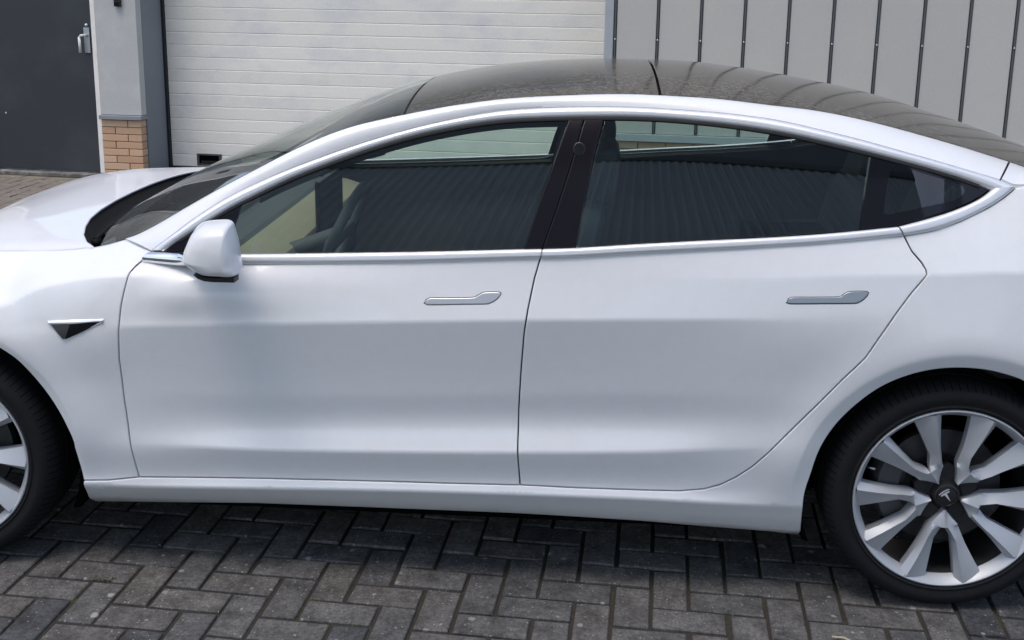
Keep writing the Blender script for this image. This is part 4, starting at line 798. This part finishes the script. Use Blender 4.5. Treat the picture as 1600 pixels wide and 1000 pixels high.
hd = [(SEAM1-.30, y) for y in np.linspace(-.60, .60, 9)] + [(SEAM1-.015, y) for y in np.linspace(.60, -.60, 9)]
panel('windscreen_border', hd, roof_f, M['liner'], car, axis='top', gap=0, off=-.03, depth=.003, grid=.06, step=.05)
# bonnet
re_ = [(.432,.735),(.415,.715),(.385,.685),(.342,.61),(.308,.52),(.280,.42),(.262,.30),(.252,.16),(.249,0)]
rear = [(x, -y) for x, y in re_] + [(x, y) for x, y in re_[::-1][1:]]
hood = [(x, -float(line_w(9, x)*taper(x))+.003) for x in np.linspace(-.60, .425, 40)] + rear + [(x, float(line_w(9, x)*taper(x))-.003) for x in np.linspace(.425, -.60, 40)] + [(-.64, .4), (-.655, 0), (-.64, -.4)]
panel('hood', hood, hood_f, PAINT, car, axis='top', grid=.03, step=.016, depth=.004, gap=.002, rnd=.004)
# cowl between bonnet and windscreen
A = smooth_curve(rear, .03); V = []; K = 7
for p in A:
    y = p[1]; xb = float(wbase(y)); x0 = p[0]
    z0 = float(hood_f(np.array(x0), np.array(y))); z1 = float(roof_f(np.array(xb+.06), np.array(np.clip(y, -.72, .72))))
    for k in range(K):
        s = k/(K-1); V.append((x0-.01+(xb+.07-x0)*s, y, z0-.008+(z1-z0-.012)*s - .030*math.sin(math.pi*s) - (.018 if k in (1, 2) else 0)))
n_ = len(A); F = [(i*K+k, i*K+k+1, (i+1)*K+k+1, (i+1)*K+k) for i in range(n_-1) for k in range(K-1)]
mesh_obj('cowl', V, F, M['cowl'], car, smooth=True)
for yy, s in ((-.60, 1), (.05, 1)):
    zz = float(hood_f(np.array(.36), np.array(min(abs(yy), .6))))-.030
    b = MB(); b.tube([(.375, yy, zz-.012), (.372, yy, zz+.012)], [.017, .014], 12)
    b.tube([(.372, yy, zz+.008), (.345, yy+.22, zz+.014), (.352, yy+.42, zz+.016)], [.011, .009, .007], 8)
    a_ = b.obj('wiper_arm', M['cowl'], car, True)
    MB().tube([(.392, yy+.03, zz+.020), (.352, yy+.32, zz+.022), (.345, yy+.58, zz+.020)], [.006, .008, .006], 6).obj('wiper_blade', M['rubber'], a_, True)
# nose and tail (outside the photograph, closed for completeness)
def endcap(nm, rows, m, ny=25):
    V = []
    for z, xs_, bul, zf in rows:
        w_ = float(W(xs_, z))+.001
        for k in range(ny):
            q = -1+2*k/(ny-1); y = q*w_; x = xs_ + bul*(1-abs(q)**2.8)
            V.append((x, y, z if zf is None else float(zf(np.array(x if bul < 0 else xs_), np.array(y)))))
    F = [(i*ny+j, i*ny+j+1, (i+1)*ny+j+1, (i+1)*ny+j) for i in range(len(rows)-1) for j in range(ny-1)]
    return auto_smooth(mesh_obj(nm, V, F, m, car), 60)
endcap('front_bumper', [(.20,-.40,-.18,None),(.24,-.52,-.22,None),(.32,-.555,-.25,None),(.40,-.585,-.25,None),(.50,-.594,-.245,None),(.60,-.60,-.22,None),(.68,-.60,-.14,None),(.725,-.60,-.075,None),(.733,-.60,-.058,hood_f)], PAINT)
endcap('rear_bumper', [(.24,3.42,.22,None),(.32,3.58,.16,None),(.48,3.70,.12,None),(.60,3.722,.11,None),(.70,3.74,.10,None),(.80,3.733,.10,None),(.90,3.72,.11,None),(.98,3.695,.12,None),(1.04,3.667,.10,None),(1.06,3.66,.012,lambda x, y: np.minimum(roof_f(x, y), 1.062+.0*y))], PAINT)
panel('trunk_lid', redge(3.407, 3.655, 1) + redge(3.655, 3.407, -1), roof_f, PAINT, car, axis='top', grid=.05, step=.03, depth=.03)
# underbody, wheel housings, inner shell
b = MB(); b.box((-.58, -.70, .225), (-.42, .70, .60)); b.box((-.42, -.55, .17), (.42, .55, .80)); b.box((.43, -.76, .150), (2.46, .76, .19)); b.box((.43, -.80, .191), (2.46, .80, .30)); b.box((2.46, -.55, .19), (3.29, .55, .80)); b.box((3.29, -.72, .26), (3.55, .72, .85))
b.obj('underbody', M['dark'], car)
for xc in (0, 2.875):
    for s in (-1, 1):
        V = []; ns = 36
        for (r, y) in ((.40, .862), (.415, .84), (.415, .555), (.0, .55)):
            for k in range(ns+1):
                a = math.radians(-24 + 228*k/ns); V.append((xc+r*math.cos(a), s*y, .333+r*math.sin(a)))
        F = [(j*(ns+1)+k, j*(ns+1)+k+1, (j+1)*(ns+1)+k+1, (j+1)*(ns+1)+k) for j in range(3) for k in range(ns)]
        mesh_obj('wheel_housing', V, F, M['dark'], car)
# ---- wheels
def make_wheel(loc, rz, phase):
    hub = bpy.data.objects.new('wheel', None); COL.objects.link(hub); hub.parent = car; hub.location = loc; hub.rotation_euler.z = rz; hub.empty_display_size = .05
    # tyre: outer face towards -y
    prof = [(.262,.004),(.2655,-.003),(.271,-.0065),(.2755,-.0035),(.281,-.0045),(.292,-.0085),(.303,-.0080),(.314,-.002),(.3225,.008),(.3275,.018),(.3335,.034),(.3350,.055),(.3350,.080),(.329,.081),(.329,.087),(.3355,.088),(.3358,.12),(.329,.121),(.329,.128),(.3358,.129),(.335,.165),(.3285,.166),(.3285,.172),(.335,.173),(.332,.205),(.320,.228),(.29,.240),(.255,.225)]
    ty = auto_smooth(MB().lathe(prof, (0,0,0), 120).obj('tyre', M['tyre'], hub), 32)
    b = MB()
    for k in range(96):             # shoulder sipes
        a = 2*math.pi*k/96; ca, sa = math.cos(a), math.sin(a); tx, tz = -sa, ca
        pts = []
        for r, y in ((.3165,-.0005),(.3245,.0105),(.3295,.022),(.3350,.036),(.3360,.050)):
            for s_ in (-1, 1): pts.append((r*1.0012*ca + s_*.0009*tx, y-.0006, r*1.0012*sa + s_*.0009*tz))
        b.add(pts, [(2*i, 2*i+1, 2*i+3, 2*i+2) for i in range(4)])
    b.obj('tread_grooves', M['dark'], ty)
    # rim: lip, barrel
    rp = [(.2605,.006),(.2625,.0005),(.2612,-.0045),(.2580,-.0055),(.2545,-.0025),(.2500,.0045),(.2420,.016),(.2375,.026)]
    rim = auto_smooth(MB().lathe(rp, (0,0,0), 120).obj('rim', M['alloy'], hub), 40)
    MB().lathe([(.2378,.0262),(.2355,.050),(.2340,.10),(.2360,.19)], (0,0,0), 96).obj('rim_barrel', M['disc'], hub, True)
    ns, nq = 22, 8
    def depth(r): return .0035 + .022*(1-np.clip((r-.05)/.20, 0, 1))**1.6
    for v in range(5):
        bis = math.radians(54 + 72*v + phase)
        b = MB()
        for arm in (-1, 1):         # +1: counter-clockwise arm
            ridge = .24
            V = []
            rs = .044 + (.2530-.044)*np.linspace(0, 1, ns)**1.05
            for r in rs:
                fo = math.radians(24.4 + 2.4*np.clip((r-.15)/.10, 0, 1))*float(np.clip((r-.041)/.050, 0, 1))**.60
                fi = math.radians(10.6 - 1.2*np.clip((r-.13)/.12, 0, 1))*float(np.clip((r-.094)/(.130-.094), 0, 1))**.6
                # q runs from the clockwise edge to the counter-clockwise edge of the arm
                lo, hi = (-fo, -fi) if arm < 0 else (fi, fo)
                merged = r < .094
                dq = depth(r); wid = (hi-lo)*r
                prof_ = []
                for j in range(nq+1):
                    q = j/nq
                    if merged:        # the joined root: a single rounded ridge along the middle
                        a = lo + (hi-lo)*q; g_ = abs(a)/max(fo, 1e-3); y = dq - .010*(1-g_)
                    else:
                        a = lo + (hi-lo)*q
                        h_ = q/ridge if q < ridge else 1-(q-ridge)/(1-ridge)
                        y = dq - .019*h_ + .009
                    prof_.append((a, y))
                lo_a, hi_a = prof_[0], prof_[-1]
                side_d = .026
                full = [(prof_[0][0]*1.0, prof_[0][1]+side_d)] + prof_ + [(prof_[-1][0], prof_[-1][1]+side_d)]
                for a, y in full: V.append((r*math.cos(bis+a), y, r*math.sin(bis+a)))
            m_ = nq+3; F = [(i*m_+k, i*m_+k+1, (i+1)*m_+k+1, (i+1)*m_+k) for i in range(ns-1) for k in range(m_-1)]
            F.append(tuple(range(m_))); b.add(V, F)
        sp = b.obj('spoke', M['alloy'], rim); auto_smooth(sp, 28)
    # hub
    hb = MB().lathe([(0,.018),(.030,.0185),(.0345,.021),(.0360,.028),(.040,.042),(.064,.050),(.070,.060),(.070,.10)], (0,0,0), 60); hc = auto_smooth(hb.obj('hub_cap', M['black'], hub), 40)
    b = MB()
    for v in range(5):
        a = math.radians(18+72*v+phase); ca, sa = math.cos(a), math.sin(a)
        P = [(.045,-.022),(.082,-.017),(.090,0),(.082,.017),(.045,.022)]
        top_ = [(r*ca - t_*sa, .040, r*sa + t_*ca) for r, t_ in P]; bot = [(x, .06, z) for x, y, z in top_]
        b.add(top_+bot, [(0,1,2,3,4)] + [(i,(i+1) % 5,5+(i+1) % 5,5+i) for i in range(5)])
    b.obj('hub_arms', M['black'], hc)
    MB().lathe([(.0272,.0185),(.0285,.0165),(.0298,.0190)], (0,0,0), 48).obj('cap_ring', M['gloss'], hc, True)
    # emblem: a tapering T under a thin curved bar
    lp = [(-.78,.52),(-.70,.66),(-.30,.74),(0,.76),(.30,.74),(.70,.66),(.78,.52),(.62,.46),(.36,.50),(.22,.44),(.07,-.55),(0,-1.02),(-.07,-.55),(-.22,.44),(-.36,.50),(-.62,.46)]
    bar = [(-.92,.82),(-.45,.93),(0,.965),(.45,.93),(.92,.82),(.86,.93),(.45,1.04),(0,1.075),(-.45,1.04),(-.86,.93)]
    rot = math.radians(36); sc = .0175; b = MB()
    for poly in (lp, bar):
        Q = [(sc*(x*math.cos(rot)-z*math.sin(rot)), sc*(x*math.sin(rot)+z*math.cos(rot))) for x, z in poly]
        k = len(Q); b.add([(x, .0160, z) for x, z in Q] + [(x, .019, z) for x, z in Q], [tuple(range(k))] + [(i,(i+1) % k,k+(i+1) % k,k+i) for i in range(k)])
    b.obj('emblem', M['emblem'], hc)
    # brake
    d = MB().lathe([(.08,.085),(.10,.078),(.100,.090),(.168,.092),(.170,.112),(.10,.115)], (0,0,0), 72); auto_smooth(d.obj('brake_disc', M['disc'], hub), 30)
    V = []; na = 10
    for (r, y) in ((.118,.075),(.178,.070),(.186,.085),(.186,.13),(.118,.13)):
        for k in range(na): a = math.radians(150 + 62*k/(na-1)); V.append((r*math.cos(a), y, r*math.sin(a)))
    F = [(j*na+k, j*na+k+1, (j+1)*na+k+1, (j+1)*na+k) for j in range(4) for k in range(na-1)] + [tuple(j*na for j in range(5)), tuple(j*na+na-1 for j in range(5))]
    auto_smooth(mesh_obj('brake_caliper', V, F, M['caliper'], hub), 30)
    a = math.radians(162+phase)
    MB().tube([(.232*math.cos(a), .035, .232*math.sin(a)), (.212*math.cos(a-.02), .024, .212*math.sin(a-.02))], [.0042, .0034], 8).obj('tyre_valve', M['screw'], rim, True)
    return hub
make_wheel((2.875, -.897, .334), 0, 0); make_wheel((0, -.897, .334), 0, 0)
make_wheel((2.875, .897, .334), math.pi, 10); make_wheel((0, .897, .334), math.pi, 24)
# ---- door mirror
def mirror_set(sgn, parent):
    O = np.array(D['mirror']); O = smooth_curve(np.r_[O, O[:1]], .008)[:-1]
    if area2(O) < 0: O = O[::-1]
    piv = np.array([.925, .985]); n = len(O)
    secs = [(-.875,.60,0),(-.90,.73,0),(-.93,.82,0),(-.96,.89,0),(-.985,.945,0),(-1.01,.985,0),(-1.03,1.0,0),(-1.058,.985,.0),(-1.080,.94,0),(-1.097,.86,0),(-1.109,.73,0),(-1.116,.52,0),(-1.1195,.25,0)]
    V = []
    for y, s, _ in secs:
        for q in O:
            d = (q-piv)*s
            V.append((piv[0]+d[0] - max(0, y+1.03)*.45, y if sgn > 0 else -y, piv[1]+d[1]))
    # sgn > 0 is the near side (negative y)
    F = [(j*n+i, j*n+(i+1) % n, (j+1)*n+(i+1) % n, (j+1)*n+i) for j in range(len(secs)-1) for i in range(n)]
    F += [tuple(range(n))[::-1], tuple((len(secs)-1)*n+i for i in range(n))]
    m = mesh_obj('side_mirror', V, F, PAINT, parent); auto_smooth(m, 85)
    Y = lambda y: y if sgn > 0 else -y
    # black lower edge, following the outline
    low = [(.9562,.9560),(.9562,.9432),(.8988,.9428),(.8731,.9446),(.8562,.9505),(.845,.960),(.8515,.9605),(.874,.9540),(.908,.9540)]
    V = []; ys_ = [(-.89,.9),(-.93,1),(-1.06,1),(-1.085,.985),(-1.095,.95)]
    for y, s in ys_:
        for x, z in low: V.append((.925+(x-.925)*s - max(0, y+1.03)*.45, Y(y), .955+(z-.955)*(.6+.4*s)))
    k = len(low); F = [(j*k+i, j*k+(i+1) % k, (j+1)*k+(i+1) % k, (j+1)*k+i) for j in range(len(ys_)-1) for i in range(k)] + [tuple(range(k)), tuple((len(ys_)-1)*k+i for i in range(k))]
    auto_smooth(mesh_obj('mirror_base', V, F, M['black'], m), 40)
    # arm from the belt line down to the housing
    A = [(.728,-.875,.9600),(.7604,-.905,.9590),(.7991,-.95,.9535),(.8372,-.99,.9470),(.8701,-1.02,.9480)]
    B = [(.7373,-.879,.9332),(.7732,-.908,.9312),(.8103,-.953,.9313),(.8452,-.993,.9322),(.8781,-1.022,.9377)]
    A = [(x, Y(y), z) for x, y, z in A]; B = [(x, Y(y), z) for x, y, z in B]
    strip('mirror_arm', B, A, M['chrome'], m, smooth_n=1, bulge=.006, thick=.02, out=(0, -1 if sgn > 0 else 1, .2))
    # foot on the door
    A = [(.632,-.8395,.9530),(.66,-.850,.9555),(.70,-.862,.9570),(.735,-.874,.9570),(.757,-.892,.9560)]
    B = [(.612,-.8475,.9255),(.65,-.8560,.9245),(.70,-.866,.9235),(.740,-.878,.9245),(.764,-.896,.9330)]
    strip('mirror_foot', [(x, Y(y), z) for x, y, z in B], [(x, Y(y), z) for x, y, z in A], M['chrome'], m, bulge=.010, thick=.02, segs=10, out=(0, -1 if sgn > 0 else 1, .2))
    # glass on the rear face
    gy = [-1.035, -.90]; gx = [.9470, .890]
    gv = [(gx[i], Y(gy[i]), z) for i, z in ((0, .975), (1, .985), (1, 1.045), (0, 1.050))]
    mesh_obj('mirror_glass', gv + [(x-.004, y, z) for x, y, z in gv], [(0,1,2,3),(7,6,5,4)] + [(i,(i+1) % 4,4+(i+1) % 4,4+i) for i in range(4)], M['chrome'], m)
    return m
mirror_set(1, car); mirror_set(-1, car)
# ---- cabin
side_in = [(.60, .30), (2.46, .30), (2.60, .72), (3.0, .76), (3.0, 1.15)] + [(x, z-.004) for x, z in l9(.68, 2.98, 60)[::-1]] + [(.60, .93)]
ZL = np.linspace(.70, 2.93, 50)
strip('door_ledge', [(x, -float(W(x, line_z(9, x)-.004))+.030, float(line_z(9, x))-.004) for x in ZL], [(x, -float(GW(x, line_z(9, x)+.014))+.008, float(line_z(9, x))+.014) for x in ZL], M['black'], car, bulge=.001, thick=.003, mirror_parent=car, out=(0, 0, 1))
panel('door_lining', side_in, W, M['trim'], car, grid=.05, step=.03, off=-.034, gap=0, depth=.006, mirror_parent=True)
b = MB(); b.box((.44, -.70, .30), (.66, .70, .93), .03); b.box((.60, -.72, .62), (.805, .72, .905), .03); b.box((.40, -.66, .70), (.605, .66, .93), .02); b.box((.80, -.72, .60), (.90, .72, .80), .02); b.obj('dashboard', M['fabric'], car, False)
V = [(x, y, z+dz) for dz in (0, -.02) for y in (-.73, .73) for x, z in ((.798, .902), (.86, .893), (.925, .872), (.935, .855))]
auto_smooth(mesh_obj('dash_trim', V, [(i, i+1, 5+i, 4+i) for i in range(3)] + [(8+i, 12+i, 13+i, 9+i) for i in range(3)] + [(0, 4, 12, 8), (3, 11, 15, 7)], M['wood'], car), 40)
MB().box((.945, -.185, .845), (.960, .185, 1.045), .006).obj('touchscreen', M['screen'], car)
b = MB(); V = []; F = []; ro, ri = .178, .016; nn, mm_ = 40, 10; tilt = math.radians(24)
for i in range(nn):
    a = 2*math.pi*i/nn
    for j in range(mm_):
        q = 2*math.pi*j/mm_; r = ro+ri*math.cos(q); y, z, x = r*math.cos(a), r*math.sin(a), ri*math.sin(q)
        V.append((1.075 + x*math.cos(tilt) + z*math.sin(tilt), -.37+y, .905 - x*math.sin(tilt) + z*math.cos(tilt)))
        F.append((i*mm_+j, ((i+1) % nn)*mm_+j, ((i+1) % nn)*mm_+(j+1) % mm_, i*mm_+(j+1) % mm_))
b.add(V, F); b.box((1.055, -.53, .885), (1.085, -.21, .925), .01); b.tube([(1.06, -.37, .905), (.86, -.37, .83)], .03, 10)
auto_smooth(b.obj('steering_wheel', M['fabric'], car), 40)
def cushion(nm, prof, y0, y1, parent, m=M['fabric'], r=.035):
    """an upholstered block: side profile in x, z swept across y with rounded flanks"""
    P = smooth_curve(np.array(prof + prof[:1], float), .03)[:-1]; n = len(P); c = P.mean(0); V = []
    ys_ = [(y0, .80), (y0+.012, .93), (y0+.04, 1.0), (y1-.04, 1.0), (y1-.012, .93), (y1, .80)]
    for y, s in ys_:
        for q in P: d = c+(q-c)*s; V.append((d[0], y, d[1]))
    F = [(j*n+i, j*n+(i+1) % n, (j+1)*n+(i+1) % n, (j+1)*n+i) for j in range(5) for i in range(n)] + [tuple(range(n)), tuple(5*n+i for i in range(n))]
    return auto_smooth(mesh_obj(nm, V, F, m, parent), 60)
for y in (-.37, .37):
    st = cushion('front_seat', [(1.16,.44),(1.20,.50),(1.45,.47),(1.62,.46),(1.66,.36),(1.25,.33)], y-.26, y+.26, car)
    cushion('seat_back', [(1.60,.46),(1.68,.70),(1.76,.95),(1.83,1.06),(1.90,1.06),(1.90,.95),(1.84,.70),(1.74,.40)], y-.25, y+.25, st)
    cushion('headrest', [(1.82,1.05),(1.84,1.14),(1.88,1.215),(1.94,1.225),(1.955,1.16),(1.92,1.05)], y-.14, y+.14, st)
st = cushion('rear_seat', [(2.22,.46),(2.26,.52),(2.55,.49),(2.72,.48),(2.74,.38),(2.28,.34)], -.64, .64, car)
cushion('seat_back', [(2.66,.48),(2.74,.72),(2.82,.98),(2.90,1.03),(2.99,1.02),(2.90,.72),(2.80,.44)], -.62, .62, st)
for y in (-.42, .42): cushion('headrest', [(2.83,1.01),(2.86,1.10),(2.90,1.145),(2.96,1.145),(2.98,1.06),(2.94,1.01)], y-.13, y+.13, st)
# headlining with its side edges, inner pillars
for (a, b_) in ((SEAM1-.02, 3.05),):
    P = redge(a, b_, 1, m=.03) + redge(b_, a, -1, m=.03)
    panel('headliner', P, roof_f, M['liner'], car, axis='top', gap=0, off=-.045, depth=.004, grid=.08, step=.06)
V = [(a_[0], a_[1]+.035, a_[2]-.012) for a_ in D['chrome_in']]
for s in (-1, 1):
    A = [(p[0], p[1]+.035, p[2]-.030) for p in ci_[6:-12] ]; B = [(p[0], -float(roof_w(p[0]))+.03, float(pchip(RX, RZ, p[0]))-.035) for p in ci_[6:-12]]
    if s > 0: A = [(x, -y, z) for x, y, z in A]; B = [(x, -y, z) for x, y, z in B]
    strip('pillar_lining', A, B, M['liner'], car, bulge=.012, thick=.004, out=(0, -s*-1.0, -.5))
    # centre pillar inside, rear pillar inside
    q = lambda x, z: (x, s*(float(GW(x, z))-.035), z)
    strip('pillar_lining', [q(1.70, .96), q(1.74, 1.10), q(1.80, 1.30)], [q(1.80, .96), q(1.83, 1.10), q(1.88, 1.30)], M['liner'], car, bulge=.015, thick=.004, out=(0, -s, 0))
MB().box((2.86, -.66, .60), (3.5, .66, 1.02), .02).obj('parcel_shelf', M['trim'], car)
bpy.context.view_layer.update()
